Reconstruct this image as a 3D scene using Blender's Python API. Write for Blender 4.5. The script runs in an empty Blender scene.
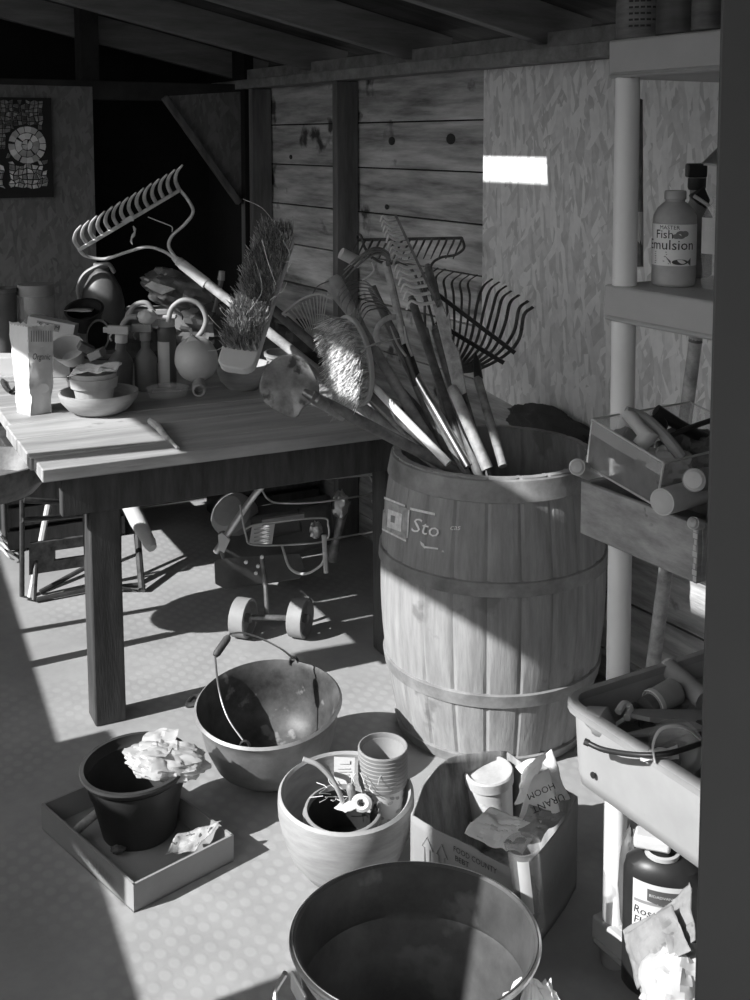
import bpy, bmesh, math, random
from math import sin, cos, pi, radians, sqrt, atan2
from mathutils import Vector, Matrix, noise
random.seed(7)
C = bpy.context.scene
COL = C.collection

# ---------------------------------------------------------------- camera, world, sun, exposure
H = 1.75; FPX = 1150.0; PITCH = radians(5.5); YC = 250.7
cam_d = bpy.data.cameras.new('camera'); cam = bpy.data.objects.new('camera', cam_d); COL.objects.link(cam)
cam.location = (0, 0, H); cam.rotation_euler = (pi/2 - PITCH, 0, 0)
cam_d.sensor_width = 36; cam_d.lens = FPX/1000*36; cam_d.shift_y = (YC-500)/1000; cam_d.clip_start = .05
C.camera = cam
C.view_settings.view_transform = 'Standard'; C.view_settings.look = 'None'
C.view_settings.gamma = 1; C.view_settings.use_curve_mapping = False
C.view_settings.exposure = 0.0
C.cycles.use_denoising = True
C.cycles.max_bounces = 6; C.cycles.transparent_max_bounces = 12
w = bpy.data.worlds.new('world'); C.world = w; w.use_nodes = True
nt = w.node_tree; nt.nodes.clear()
_o = nt.nodes.new('ShaderNodeOutputWorld'); _b = nt.nodes.new('ShaderNodeBackground')
_t = nt.nodes.new('ShaderNodeTexCoord'); _s = nt.nodes.new('ShaderNodeSeparateXYZ'); _r = nt.nodes.new('ShaderNodeValToRGB')
_r.color_ramp.elements[0].position = .47; _r.color_ramp.elements[0].color = (.10,.10,.10,1)
_r.color_ramp.elements[1].position = .56; _r.color_ramp.elements[1].color = (.5,.5,.5,1)
_m = nt.nodes.new('ShaderNodeMapRange'); _m.inputs[1].default_value = -1; _m.inputs[2].default_value = 1
nt.links.new(_t.outputs['Generated'], _s.inputs[0]); nt.links.new(_s.outputs[2], _m.inputs[0])
_d = nt.nodes.new('ShaderNodeVectorMath'); _d.operation = 'DOT_PRODUCT'; _d.inputs[1].default_value = (-.86, -.35, .37); nt.links.new(_t.outputs['Generated'], _d.inputs[0])
_n = nt.nodes.new('ShaderNodeMapRange'); _n.inputs[1].default_value = -.3; _n.inputs[2].default_value = 1; _n.inputs[3].default_value = .45; _n.inputs[4].default_value = 2.0; nt.links.new(_d.outputs['Value'], _n.inputs[0])
_x = nt.nodes.new('ShaderNodeVectorMath'); _x.operation = 'SCALE'
nt.links.new(_m.outputs[0], _r.inputs[0]); nt.links.new(_r.outputs[0], _x.inputs[0]); nt.links.new(_n.outputs[0], _x.inputs['Scale']); nt.links.new(_x.outputs[0], _b.inputs[0]); nt.links.new(_b.outputs[0], _o.inputs[0])
_b.inputs[1].default_value = 2.35
EL = radians(35.5); TE = math.tan(EL)
SUN = Vector((.882*cos(EL), .471*cos(EL), -sin(EL))).normalized()
sd = bpy.data.lights.new('sun', 'SUN'); sun = bpy.data.objects.new('sun', sd); COL.objects.link(sun)
sd.energy = 7.8; sd.angle = radians(.53); sun.rotation_euler = SUN.to_track_quat('-Z', 'Y').to_euler()
sun.location = (-4, -2, 5)

# ---------------------------------------------------------------- picking points in the place
def ray(px, py):
    u = (px-375)/FPX; v = (py-YC)/FPX
    return Vector((u, cos(PITCH) - v*sin(PITCH), -sin(PITCH) - v*cos(PITCH)))
CAM = Vector((0, 0, H))
def P(px, py, Y):
    r = ray(px, py); return CAM + r*(Y/r.y)
def F(px, py, z=0.0):
    r = ray(px, py); return CAM + r*((z-H)/r.z)
NA = Vector((.859, .512, 0)).normalized(); AA = Vector((-NA.y, NA.x, 0))
def S(d, s, z): return NA*d + AA*s + Vector((0, 0, z))       # shed frame: d across, s along
def PW(px, py, d):                                          # hit a plane parallel to the right wall
    r = ray(px, py); return CAM + r*(d/r.dot(NA))
def PB(px, py, s):                                          # hit a plane parallel to the back wall
    r = ray(px, py); return CAM + r*(s/r.dot(AA))
ROT = Matrix.Rotation(atan2(NA.y, NA.x), 4, 'Z')

# ---------------------------------------------------------------- mesh builder
def frame(dirv, up=Vector((0, 0, 1))):
    d = Vector(dirv).normalized(); u = Vector(up)
    if abs(d.dot(u.normalized())) > .98: u = Vector((1, 0, 0)) if abs(d.x) < .9 else Vector((0, 1, 0))
    x = u.cross(d).normalized(); y = d.cross(x)
    return x, y, d
def TR(loc, rx=0, ry=0, rz=0, sc=1):
    return Matrix.Translation(Vector(loc)) @ Matrix.Rotation(rz, 4, 'Z') @ Matrix.Rotation(ry, 4, 'Y') @ Matrix.Rotation(rx, 4, 'X') @ Matrix.Scale(sc, 4)
def BASIS(loc, x, y, z):
    m = Matrix.Identity(4)
    for i, a in enumerate((x, y, z)):
        for j in range(3): m[j][i] = a[j]
    return Matrix.Translation(Vector(loc)) @ m
class MB:
    def __init__(s): s.v = []; s.f = []; s.mi = []; s.cur = 0
    def add(s, vs, fs, M=None):
        o = len(s.v)
        s.v += [(M @ Vector(p)) if M is not None else Vector(p) for p in vs]
        for f in fs: s.f.append([i+o for i in f]); s.mi.append(s.cur)
        return s
    def box(s, c, size, M=None, taper=1.0):
        x, y, z = [q/2 for q in size]; c = Vector(c)
        vs = [c+Vector((a*x*(taper if k > 0 else 1), b*y*(taper if k > 0 else 1), k*z)) for k in (-1, 1) for a, b in ((-1,-1),(1,-1),(1,1),(-1,1))]
        return s.add(vs, [(3,2,1,0),(4,5,6,7),(0,1,5,4),(1,2,6,5),(2,3,7,6),(3,0,4,7)], M)
    def bar(s, a, b, w, h, up=(0,0,1)):
        a = Vector(a); b = Vector(b); x, y, d = frame(b-a, up)
        return s.box((0,0,(b-a).length/2), (w, h, (b-a).length), BASIS(a, x, y, d))
    def prism(s, poly, t, M=None, z0=0):       # poly in xy, thickness in z
        n = len(poly); vs = [(p[0], p[1], z0) for p in poly] + [(p[0], p[1], z0+t) for p in poly]
        fs = [list(range(n))[::-1], list(range(n, 2*n))] + [(i, (i+1) % n, n+(i+1) % n, n+i) for i in range(n)]
        return s.add(vs, fs, M)
    def slab(s, pts, nrm, t):                  # polygon of 3-D points pushed along nrm by t
        n = len(pts); q = Vector(nrm).normalized()*t
        vs = [Vector(p) for p in pts] + [Vector(p)+q for p in pts]
        fs = [list(range(n))[::-1], list(range(n, 2*n))] + [(i, (i+1) % n, n+(i+1) % n, n+i) for i in range(n)]
        return s.add(vs, fs)
    def tube(s, pts, r, seg=10, caps=True, squash=1.0, up=(0,0,1), M=None):
        pts = [Vector(p) for p in pts]; n = len(pts)
        rs = r if isinstance(r, (list, tuple)) else [r]*n
        vs = []; px = None
        for i, p in enumerate(pts):
            d = (pts[min(i+1, n-1)] - pts[max(i-1, 0)])
            if d.length < 1e-9: d = Vector((0, 0, 1))
            d.normalize()
            if px is None: x, y, _ = frame(d, up)
            else:
                x = (px - d*px.dot(d))
                x = x.normalized() if x.length > 1e-6 else frame(d, up)[0]
                y = d.cross(x)
            px = x
            for k in range(seg):
                a = 2*pi*k/seg; vs.append(p + x*cos(a)*rs[i] + y*sin(a)*rs[i]*squash)
        fs = [(i*seg+k, i*seg+(k+1) % seg, (i+1)*seg+(k+1) % seg, (i+1)*seg+k) for i in range(n-1) for k in range(seg)]
        if caps: fs += [list(range(seg))[::-1], [(n-1)*seg+k for k in range(seg)]]
        return s.add(vs, fs, M)
    def lathe(s, prof, M=None, seg=32, fn=None, sx=1.0, sy=1.0):   # prof [(r,z)], fn(r,z,a)->(r,z)
        vs = []
        for r, z in prof:
            for k in range(seg):
                a = 2*pi*k/seg; rr, zz = fn(r, z, a) if fn else (r, z)
                vs.append((rr*cos(a)*sx, rr*sin(a)*sy, zz))
        n = len(prof)
        fs = [(i*seg+k, i*seg+(k+1) % seg, (i+1)*seg+(k+1) % seg, (i+1)*seg+k) for i in range(n-1) for k in range(seg)]
        return s.add(vs, fs, M)
    def grid(s, fn, nu, nv, M=None, wrapu=False):
        vs = [fn(i/(nu-(0 if wrapu else 1)), j/(nv-1)) for j in range(nv) for i in range(nu)]
        fs = []
        for j in range(nv-1):
            for i in range(nu if wrapu else nu-1):
                a = j*nu+i; b = j*nu+(i+1) % nu; fs.append((a, b, b+nu, a+nu))
        return s.add(vs, fs, M)
ORG = {}
def build(name, mb, mat, parent=None, smooth=35, bevel=0, solid=0, sub=0):
    org = ORG.get(parent.name, Vector((0,0,0))) if parent else Vector((0,0,0))
    me = bpy.data.meshes.new(name)
    me.from_pydata([tuple(p-org) for p in mb.v], [], mb.f)
    mats = mat if isinstance(mat, (list, tuple)) else [mat]
    for m in mats: me.materials.append(m)
    if len(mats) > 1: me.polygons.foreach_set('material_index', mb.mi)
    if smooth:
        me.polygons.foreach_set('use_smooth', [True]*len(me.polygons)); me.set_sharp_from_angle(angle=radians(smooth))
    me.validate(); me.update()
    bm = bmesh.new(); bm.from_mesh(me); bmesh.ops.recalc_face_normals(bm, faces=bm.faces); bm.to_mesh(me); bm.free()
    o = bpy.data.objects.new(name, me); COL.objects.link(o)
    if parent:
        o.parent = parent; ORG[o.name] = org
    if solid:
        md = o.modifiers.new('solid', 'SOLIDIFY'); md.thickness = solid; md.offset = 0
    if sub:
        md = o.modifiers.new('sub', 'SUBSURF'); md.levels = sub; md.render_levels = sub
    if bevel:
        md = o.modifiers.new('bevel', 'BEVEL'); md.width = bevel; md.segments = 2; md.limit_method = 'ANGLE'; md.angle_limit = radians(40)
    return o
def thing(name, label, cat, loc=(0,0,0), group=None):
    o = bpy.data.objects.new(name, None); COL.objects.link(o); o.location = loc; o.empty_display_size = .05
    o['label'] = label; o['category'] = cat
    if group: o['group'] = group
    ORG[o.name] = Vector(loc); return o
def single(name, label, cat, mb, mat, loc=None, group=None, kind=None, **k):    # a thing that is one mesh, origin at loc
    if loc is not None:
        for i, p in enumerate(mb.v): mb.v[i] = p - Vector(loc)
    o = build(name, mb, mat, None, **k)
    if loc is not None: o.location = loc
    o['label'] = label; o['category'] = cat
    if group: o['group'] = group
    if kind: o['kind'] = kind
    return o
def struct(name, mb, mat, **k):
    o = build(name, mb, mat, None, **k); o['kind'] = 'structure'; return o
def part_label(o, t): o['label'] = t; return o
def smoothpath(pts, n=6):
    pts = [Vector(p) for p in pts]; out = []
    q = [pts[0]*2-pts[1]] + pts + [pts[-1]*2-pts[-2]]
    for i in range(1, len(q)-2):
        a, b, c, d = q[i-1:i+3]
        for k in range(n):
            t = k/n
            out.append(.5*((2*b)+(c-a)*t+(2*a-5*b+4*c-d)*t*t+(3*b-a-3*c+d)*t**3))
    out.append(pts[-1]); return out
def text_geo(s, size=1.0, spacing=1.0, shear=0.0):      # list of verts (x,y) and faces, of a flat text
    cu = bpy.data.curves.new('lettering', 'FONT'); cu.body = s; cu.size = size; cu.align_x = 'CENTER'; cu.align_y = 'CENTER'
    cu.resolution_u = 2; cu.space_character = spacing; cu.shear = shear
    o = bpy.data.objects.new('lettering', cu); COL.objects.link(o)
    me = o.to_mesh(); vs = [v.co.copy() for v in me.vertices]; fs = [list(p.vertices) for p in me.polygons]
    o.to_mesh_clear(); bpy.data.objects.remove(o); bpy.data.curves.remove(cu)
    return vs, fs
def put_text(mb, s, size, fn, cx=0, cy=0, **k):          # fn(x,y)->3-D
    vs, fs = text_geo(s, size, **k); mb.add([fn(v.x+cx, v.y+cy) for v in vs], fs); return mb
def nz(p, sc=1.0, seed=0): return noise.noise(Vector(p)*sc + Vector((seed*7.3, seed*3.1, seed*1.7)))

# ---------------------------------------------------------------- materials (all black-and-white, like the photograph)
MATS = {}
def mat(name, v, rough=.6, metal=0, var=.25, scale=6, stretch=(1,1,1), bump=.15, bscale=60, spec=.4, spots=0, spotv=.02, spotscale=14, alpha=1, trans=0, rpi=0, rot=(0,0,0), detail=6):
    if name in MATS: return MATS[name]
    m = bpy.data.materials.new(name); m.use_nodes = True; n = m.node_tree; N = n.nodes; L = n.links
    b = N['Principled BSDF']
    b.inputs['Roughness'].default_value = rough; b.inputs['Metallic'].default_value = metal
    b.inputs['Specular IOR Level'].default_value = spec
    tc = N.new('ShaderNodeTexCoord'); mp = N.new('ShaderNodeMapping'); mp.inputs['Scale'].default_value = stretch
    if any(rot): mp.vector_type = 'TEXTURE'; mp.inputs['Rotation'].default_value = rot; mp.inputs['Scale'].default_value = tuple(1/q for q in stretch)
    
    L.new(tc.outputs['Object'], mp.inputs[0])
    nn = N.new('ShaderNodeTexNoise'); nn.inputs['Scale'].default_value = scale; nn.inputs['Detail'].default_value = detail; nn.inputs['Roughness'].default_value = .65
    L.new(mp.outputs[0], nn.inputs['Vector'])
    r = N.new('ShaderNodeValToRGB'); e = r.color_ramp.elements
    e[0].position = .3; e[1].position = .7
    a, c = max(v*(1-var), 0), min(v*(1+var), 1)
    e[0].color = (a,a,a,1); e[1].color = (c,c,c,1); L.new(nn.outputs[0], r.inputs[0]); col = r.outputs[0]
    if spots:
        n2 = N.new('ShaderNodeTexNoise'); n2.inputs['Scale'].default_value = spotscale; n2.inputs['Detail'].default_value = 5; L.new(tc.outputs['Object'], n2.inputs['Vector'])
        r2 = N.new('ShaderNodeValToRGB'); r2.color_ramp.elements[0].position = 1-spots-.03; r2.color_ramp.elements[1].position = 1-spots+.03; L.new(n2.outputs[0], r2.inputs[0])
        mx = N.new('ShaderNodeMix'); mx.data_type = 'RGBA'; L.new(r2.outputs[0], mx.inputs[0]); L.new(col, mx.inputs[6]); mx.inputs[7].default_value = (spotv,)*3+(1,); col = mx.outputs[2]
    if rpi:
        g = N.new('ShaderNodeNewGeometry'); mr = N.new('ShaderNodeMapRange'); mr.inputs[3].default_value = 1-rpi; mr.inputs[4].default_value = 1+rpi
        L.new(g.outputs['Random Per Island'], mr.inputs[0])
        vm = N.new('ShaderNodeVectorMath'); vm.operation = 'SCALE'; L.new(col, vm.inputs[0]); L.new(mr.outputs[0], vm.inputs['Scale']); col = vm.outputs[0]
    L.new(col, b.inputs['Base Color'])
    if bump:
        n3 = N.new('ShaderNodeTexNoise'); n3.inputs['Scale'].default_value = bscale; n3.inputs['Detail'].default_value = 5; L.new(mp.outputs[0], n3.inputs['Vector'])
        bp = N.new('ShaderNodeBump'); bp.inputs['Strength'].default_value = bump; bp.inputs['Distance'].default_value = .004; L.new(n3.outputs[0], bp.inputs['Height']); L.new(bp.outputs[0], b.inputs['Normal'])
    if alpha < 1: b.inputs['Alpha'].default_value = alpha
    if trans: b.inputs['Transmission Weight'].default_value = trans; b.inputs['IOR'].default_value = 1.3
    MATS[name] = m; return m
def mat_floor():
    m = bpy.data.materials.new('treadplate_floor'); m.use_nodes = True; n = m.node_tree; N = n.nodes; L = n.links; b = N['Principled BSDF']
    b.inputs['Roughness'].default_value = .55; b.inputs['Specular IOR Level'].default_value = .3
    tc = N.new('ShaderNodeTexCoord')
    nn = N.new('ShaderNodeTexNoise'); nn.inputs['Scale'].default_value = 3; nn.inputs['Detail'].default_value = 8; nn.inputs['Roughness'].default_value = .7; L.new(tc.outputs['Object'], nn.inputs['Vector'])
    r = N.new('ShaderNodeValToRGB'); r.color_ramp.elements[0].position = .3; r.color_ramp.elements[1].position = .75
    r.color_ramp.elements[0].color = (.27,)*3+(1,); r.color_ramp.elements[1].color = (.40,)*3+(1,); L.new(nn.outputs[0], r.inputs[0])
    # two crossed sets of worn, raised lugs
    outs = []
    for rot, sc, off in ((radians(60), (22, 60, 1), 0), (radians(-30), (22, 60, 1), .5)):
        mp = N.new('ShaderNodeMapping'); mp.inputs['Rotation'].default_value = (0, 0, rot); mp.inputs['Scale'].default_value = (27, 21, 0); mp.inputs['Location'].default_value = (off, off, 0)
        L.new(tc.outputs['Object'], mp.inputs[0])
        ck = N.new('ShaderNodeTexVoronoi'); ck.feature = 'F1'; ck.inputs['Randomness'].default_value = .12; ck.inputs['Scale'].default_value = 1
        L.new(mp.outputs[0], ck.inputs['Vector']); outs.append(ck.outputs['Distance'])
    ad = N.new('ShaderNodeMath'); ad.operation = 'MINIMUM'; L.new(outs[0], ad.inputs[0]); L.new(outs[0], ad.inputs[1])
    rr = N.new('ShaderNodeValToRGB'); rr.color_ramp.elements[0].position = .25; rr.color_ramp.elements[0].color = (1,1,1,1); rr.color_ramp.elements[1].position = .42; rr.color_ramp.elements[1].color = (0,0,0,1)
    L.new(ad.outputs[0], rr.inputs[0])
    # worn only in places
    n4 = N.new('ShaderNodeTexNoise'); n4.inputs['Scale'].default_value = 1.6; n4.inputs['Detail'].default_value = 3; L.new(tc.outputs['Object'], n4.inputs['Vector'])
    r4 = N.new('ShaderNodeValToRGB'); r4.color_ramp.elements[0].position = .4; r4.color_ramp.elements[1].position = .55; L.new(n4.outputs[0], r4.inputs[0])
    mu = N.new('ShaderNodeMath'); mu.operation = 'MULTIPLY'; L.new(rr.outputs[0], mu.inputs[0]); L.new(r4.outputs[0], mu.inputs[1])
    mu2 = N.new('ShaderNodeMath'); mu2.operation = 'MULTIPLY'; L.new(mu.outputs[0], mu2.inputs[0]); mu2.inputs[1].default_value = .13
    mx = N.new('ShaderNodeMix'); mx.data_type = 'RGBA'; L.new(mu2.outputs[0], mx.inputs[0]); L.new(r.outputs[0], mx.inputs[6]); mx.inputs[7].default_value = (.62,.62,.62,1)
    L.new(mx.outputs[2], b.inputs['Base Color'])
    bp = N.new('ShaderNodeBump'); bp.inputs['Strength'].default_value = .2; bp.inputs['Distance'].default_value = .002; L.new(mu.outputs[0], bp.inputs['Height']); L.new(bp.outputs[0], b.inputs['Normal'])
    return m
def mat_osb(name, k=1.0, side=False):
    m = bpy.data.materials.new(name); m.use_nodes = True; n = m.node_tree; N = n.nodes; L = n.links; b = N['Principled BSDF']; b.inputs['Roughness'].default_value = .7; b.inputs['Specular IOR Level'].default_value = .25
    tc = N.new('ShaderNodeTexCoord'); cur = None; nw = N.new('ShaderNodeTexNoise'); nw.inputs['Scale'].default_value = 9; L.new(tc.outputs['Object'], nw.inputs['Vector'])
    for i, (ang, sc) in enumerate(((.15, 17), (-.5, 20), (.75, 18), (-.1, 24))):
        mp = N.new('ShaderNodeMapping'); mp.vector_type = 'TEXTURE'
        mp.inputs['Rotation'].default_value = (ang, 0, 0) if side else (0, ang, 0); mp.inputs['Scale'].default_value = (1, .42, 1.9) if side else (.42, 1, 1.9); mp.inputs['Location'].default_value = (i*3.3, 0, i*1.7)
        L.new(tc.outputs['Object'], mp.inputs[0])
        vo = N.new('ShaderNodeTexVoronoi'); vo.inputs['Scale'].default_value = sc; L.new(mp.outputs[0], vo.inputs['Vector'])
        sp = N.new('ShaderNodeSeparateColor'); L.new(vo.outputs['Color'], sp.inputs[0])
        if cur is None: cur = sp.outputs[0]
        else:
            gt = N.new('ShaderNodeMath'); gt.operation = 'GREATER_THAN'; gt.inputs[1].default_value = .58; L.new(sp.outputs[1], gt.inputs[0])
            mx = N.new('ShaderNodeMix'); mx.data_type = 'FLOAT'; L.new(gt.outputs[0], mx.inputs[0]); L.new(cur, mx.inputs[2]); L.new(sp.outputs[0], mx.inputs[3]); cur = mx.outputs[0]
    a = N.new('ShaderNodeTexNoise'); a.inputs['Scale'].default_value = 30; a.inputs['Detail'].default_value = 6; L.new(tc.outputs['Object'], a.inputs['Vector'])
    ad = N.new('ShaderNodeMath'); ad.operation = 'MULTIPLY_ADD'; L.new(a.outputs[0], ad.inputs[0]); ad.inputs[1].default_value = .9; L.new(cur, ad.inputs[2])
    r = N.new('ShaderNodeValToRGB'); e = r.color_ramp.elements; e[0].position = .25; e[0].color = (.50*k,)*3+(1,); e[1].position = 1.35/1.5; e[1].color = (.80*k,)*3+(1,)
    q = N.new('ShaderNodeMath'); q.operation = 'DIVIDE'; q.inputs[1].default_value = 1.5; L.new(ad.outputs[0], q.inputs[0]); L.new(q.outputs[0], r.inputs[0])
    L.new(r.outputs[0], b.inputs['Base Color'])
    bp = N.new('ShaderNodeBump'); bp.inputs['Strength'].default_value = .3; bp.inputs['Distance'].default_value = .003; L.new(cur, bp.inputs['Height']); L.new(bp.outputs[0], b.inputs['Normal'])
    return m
def local_struct(name, mb, m, **k):      # geometry given in shed axes, turned as an object so textures follow the wall
    o = struct(name, mb, m, **k); o.matrix_world = ROT; return o

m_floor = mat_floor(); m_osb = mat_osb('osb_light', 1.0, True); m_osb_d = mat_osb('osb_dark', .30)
m_board = mat('weathered_board', .36, .75, var=.75, scale=5, stretch=(1, .35, 3.2), bump=.5, bscale=40, rpi=.3, spots=.36, spotv=.05, spotscale=5)
m_stud = mat('old_stud', .14, .75, var=.4, scale=6, stretch=(3, 3, .4), bump=.4)
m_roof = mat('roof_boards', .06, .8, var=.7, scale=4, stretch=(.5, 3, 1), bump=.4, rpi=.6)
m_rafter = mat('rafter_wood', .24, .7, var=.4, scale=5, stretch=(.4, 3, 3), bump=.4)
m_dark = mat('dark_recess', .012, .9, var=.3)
m_jamb = mat('door_frame_paint', .085, .5, var=.06, scale=3, bump=.05)

# ---------------------------------------------------------------- setting (shed axes: x = d across, y = s along)
RW = 2.49; BW = 5.38; LW = -.69
mb = MB().box((.9, 2.4, -.05), (6.4, 9.6, .1)); local_struct('floor', mb, m_floor)
mb = MB(); z = -.08; k = 0
js = [.10, .29, .48, .67, .86, 1.06, 1.25, 1.44, 1.632, 1.823, 2.03]
for a, b in zip([0]+js[:-1], js):
    s0 = -1.5
    for s1 in (2.2, BW+1.4):
        mb.box((RW+.012+.003*random.uniform(-1, 1), (s0+s1)/2, (a+b)/2), (.022, s1-s0-.004, b-a-.006)); s0 = s1
mb.cur = 1
for px, py, r in ((392, 141, .022), (451, 139, .026), (291, 157, .014), (387, 207, .014)):
    q = PW(px, py, RW); d, s = q.dot(NA), q.dot(AA)
    mb.lathe([(r*.8, -.0), (r*.75, .001), (r*.5, .0015), (.0005, .0015)], Matrix.Translation((RW-.001, s, q.z)) @ Matrix.Rotation(-pi/2, 4, 'Y'), 14, sy=1.5)
mb.cur = 2
mb.box((RW+.05, 2.2, 1.0), (.04, 7.4, 2.1))
local_struct('wall_right', mb, [m_board, mat('knot', .03, .7), m_dark], bevel=.002)
# sheet of flake board nailed over the planks
def swq(px, py, d=RW-.02):
    q = PW(px, py, d); return (q.dot(AA), q.z)
e0 = swq(484, 66)[0]; bl = swq(494, 393); br = swq(560, 432)
poly = [(e0, .84), (e0, 2.0), (1.2, 2.0), (1.2, .60), (br[0], br[1])]
o = None
mb = MB().slab([(RW-.02, a, b) for a, b in poly], (1, 0, 0), .016)
o = local_struct('wall_right_panel', mb, m_osb)
o.data.materials[0] = m_osb
mb = MB()
for px in (347, 262):                     # studs standing off the planks
    s = PW(px, 150, RW-.05).dot(AA); mb.box((RW-.058, s, 1.0), (.105, .042, 2.0))
mb.box((RW-.058, 1.9, 1.0), (.105, .042, 2.0))
local_struct('trim_1', mb, m_stud, bevel=.003)
mb = MB(); mb.box((RW-.052, 2.4, 2.025), (.10, 6.6, .045)); mb.box((RW-.03, 2.4, 2.075), (.06, 6.6, .05))
local_struct('trim_2', mb, m_rafter, bevel=.003)
# rafters, rising away from the right wall
SL = .2125
def rz(d): return 2.055 + SL*(RW-d)
mb = MB()
for i, s in enumerate((.6, 1.4, 2.2, 3.0, 3.82, 4.66, 5.5, 6.3)):
    mb.bar((RW+.12, s, rz(RW+.12)+.06), (-.85, s, rz(-.85)+.06), .045, .13)
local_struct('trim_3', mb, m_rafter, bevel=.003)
mb = MB(); s = -1.2; hs0, hs1, hd0, hd1 = 3.07, 3.44, 1.26, 1.49
d = -.86
while d < RW+.2:                          # deck boards run along the shed; one has a broken-out gap
    wd = random.uniform(.13, .17); d2 = min(d+wd, RW+.25)
    if d < hd0 < d2: d2 = hd0
    spans = [(-1.2, 6.9)]
    if abs(d-hd0) < .001: d2 = hd1; spans = [(-1.2, hs0), (hs1, 6.9)]
    for a, b in spans:
        c = a
        while c < b-.01:
            e = min(c+random.uniform(1.2, 2.4), b)
            if b-e < .4: e = b
            mb.bar(((d+d2)/2, c, rz((d+d2)/2)+.137), ((d+d2)/2, e, rz((d+d2)/2)+.137), (d2-d)+.012, .02, up=(SL, 0, 1)); c = e
    d = d2
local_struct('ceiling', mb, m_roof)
# back wall: flake board, a dark doorway and a cut triangle of board
mb = MB()
q = PB(95, 200, BW); dd = q.dot(NA)
mb.box(((dd-3)/2, BW+.01, 1.0), (dd+3, .018, 2.0))
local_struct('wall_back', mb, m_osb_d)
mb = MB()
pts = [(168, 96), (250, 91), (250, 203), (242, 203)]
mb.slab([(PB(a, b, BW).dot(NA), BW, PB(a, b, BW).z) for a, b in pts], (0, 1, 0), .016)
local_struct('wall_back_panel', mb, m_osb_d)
mb = MB()
a = PB(165, 97, BW-.03); b = PB(240, 203, BW-.03)
mb.bar((a.dot(NA), BW-.02, a.z), (b.dot(NA), BW-.02, b.z), .03, .035, up=(0, 1, 0))
q = PB(246, 200, BW); mb.box((q.dot(NA), BW-.02, q.z/2), (.05, .05, q.z))
mb.box((q.dot(NA)+.07, BW-.02, 1.0), (.04, .05, 2.0))
local_struct('trim_4', mb, m_stud, bevel=.003)
mb = MB(); mb.box((.6, BW+.03, 1.985), (4.2, .05, .09)); q = PB(88, 80, BW+.05); mb.box((q.dot(NA), BW+.06, 2.2), (.09, .09, .5))
local_struct('trim_5', mb, mat('dark_beam', .035, .8, var=.4), bevel=.003)  # one dark tone for the beam and its post
mb = MB(); mb.box((.6, BW+.45, 1.5), (5.2, .05, 3.0)); mb.box((-1.9, BW+.25, 1.5), (.05, .6, 3.0)); mb.box((2.44, BW+.25, 1.4), (.05, .6, 2.8))  # near-black sheets stand in for the shade beyond the doorway
local_struct('wall_back_shade', mb, m_dark)
# unseen open side: half-height wall, posts, eave board, knee brace added for shade
LH = 1.61*TE; EH = .505+2.405*TE; FH = .91+2.43*TE
def lh(s): return LH-.05+(s-3.3)*.088
mb = MB(); mb.slab([(LW-.06, 1.1, 0), (LW-.06, 6.9, 0), (LW-.06, 6.9, lh(6.9)), (LW-.06, 1.1, lh(1.1))], (1, 0, 0), .06); mb.box((LW-.03, .84, 1.5), (.06, .62, 3.0)); mb.box((LW-.03, 1.45, 2.55), (.05, .72, .68)); mb.box((LW-.03, -.5, .5), (.06, 1.9, 1.0))  # tall and upper panels added to block sun on door frame and shelf
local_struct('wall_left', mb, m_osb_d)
mb = MB(); mb.box((LW-.02, 4.2, (EH+FH)/2), (.04, 5.2, FH-EH))
local_struct('trim_6', mb, m_rafter)
mb = MB()
mb.box((LW-.02, 5.0, 2.0), (.09, .09, 1.3)); mb.box((LW-.03, 1.98, 1.6), (.04, .29, 2.0))
mb.bar((LW-.02, 3.46, EH-.5), (LW-.02, 3.38, EH), .05, .10, up=(0, 1, 0))
local_struct('trim_7', mb, m_rafter)
mb = MB().box((LW-.03, 2.9, LH+.0), (.05, .8, .12)); local_struct('sill_shade_block', mb, m_stud)  # unseen block added on the half wall to shade pot and tray
mb = MB(); mb.box((-.2, -1.3, 1.5), (1.1, .06, 3.2)); mb.box((1.9, -1.3, 1.5), (1.4, .06, 3.2)); mb.box((.8, -1.3, 2.7), (1.0, .06, .9)); local_struct('wall_front_added', mb, m_osb_d)  # unseen wall added to block sky light from behind the viewer
# door frame close to the viewer on the right
a = P(720.5, 0, 1.35); b = P(696.5, 1000, 1.35); t = .07; k = (1.35+t)/1.35
mb = MB(); at = Vector((a.x, 1.35, a.z+.4)); ab = Vector((b.x-.002, 1.35, b.z-.2))
vs = []
for q in (ab, at): vs += [q, q+Vector((.9,0,0)), q+Vector((.9,t,0)), Vector((q.x*k+.002, q.y+t, q.z))]
mb.add(vs, [(3,2,1,0),(4,5,6,7),(0,1,5,4),(1,2,6,5),(2,3,7,6),(3,0,4,7)])
struct('door_1', mb, m_jamb, bevel=.003)
# ================================================================ big objects
m_wood_tab = mat('table_wood', .36, .65, var=.32, scale=9, stretch=(.2, 1.6, 1), rot=(0, 0, .461), bump=.6, bscale=34, rpi=.12, spots=.30, spotv=.2, spotscale=7)
m_wood_dark = mat('dark_stained_wood', .06, .6, var=.5, scale=9, stretch=(3, 3, .5), bump=.3)
m_iron = mat('cast_iron', .05, .35, metal=.3, var=.5, scale=10, bump=.12)
m_steel = mat('bright_steel', .62, .3, metal=1, var=.2, scale=14, bump=.05)
m_dsteel = mat('dull_dark_steel', .24, .45, metal=.8, var=.5, scale=20, bump=.2)
m_rust = mat('rusty_metal', .10, .6, metal=.4, var=.6, scale=25, bump=.3)
m_cream = mat('cream_plastic', .44, .5, var=.08, scale=5, bump=.03, spots=.25, spotv=.3, spotscale=30)
m_white = mat('white_plastic', .56, .4, var=.05, bump=.02)
m_black = mat('black_plastic', .022, .4, var=.3, bump=.04)
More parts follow.
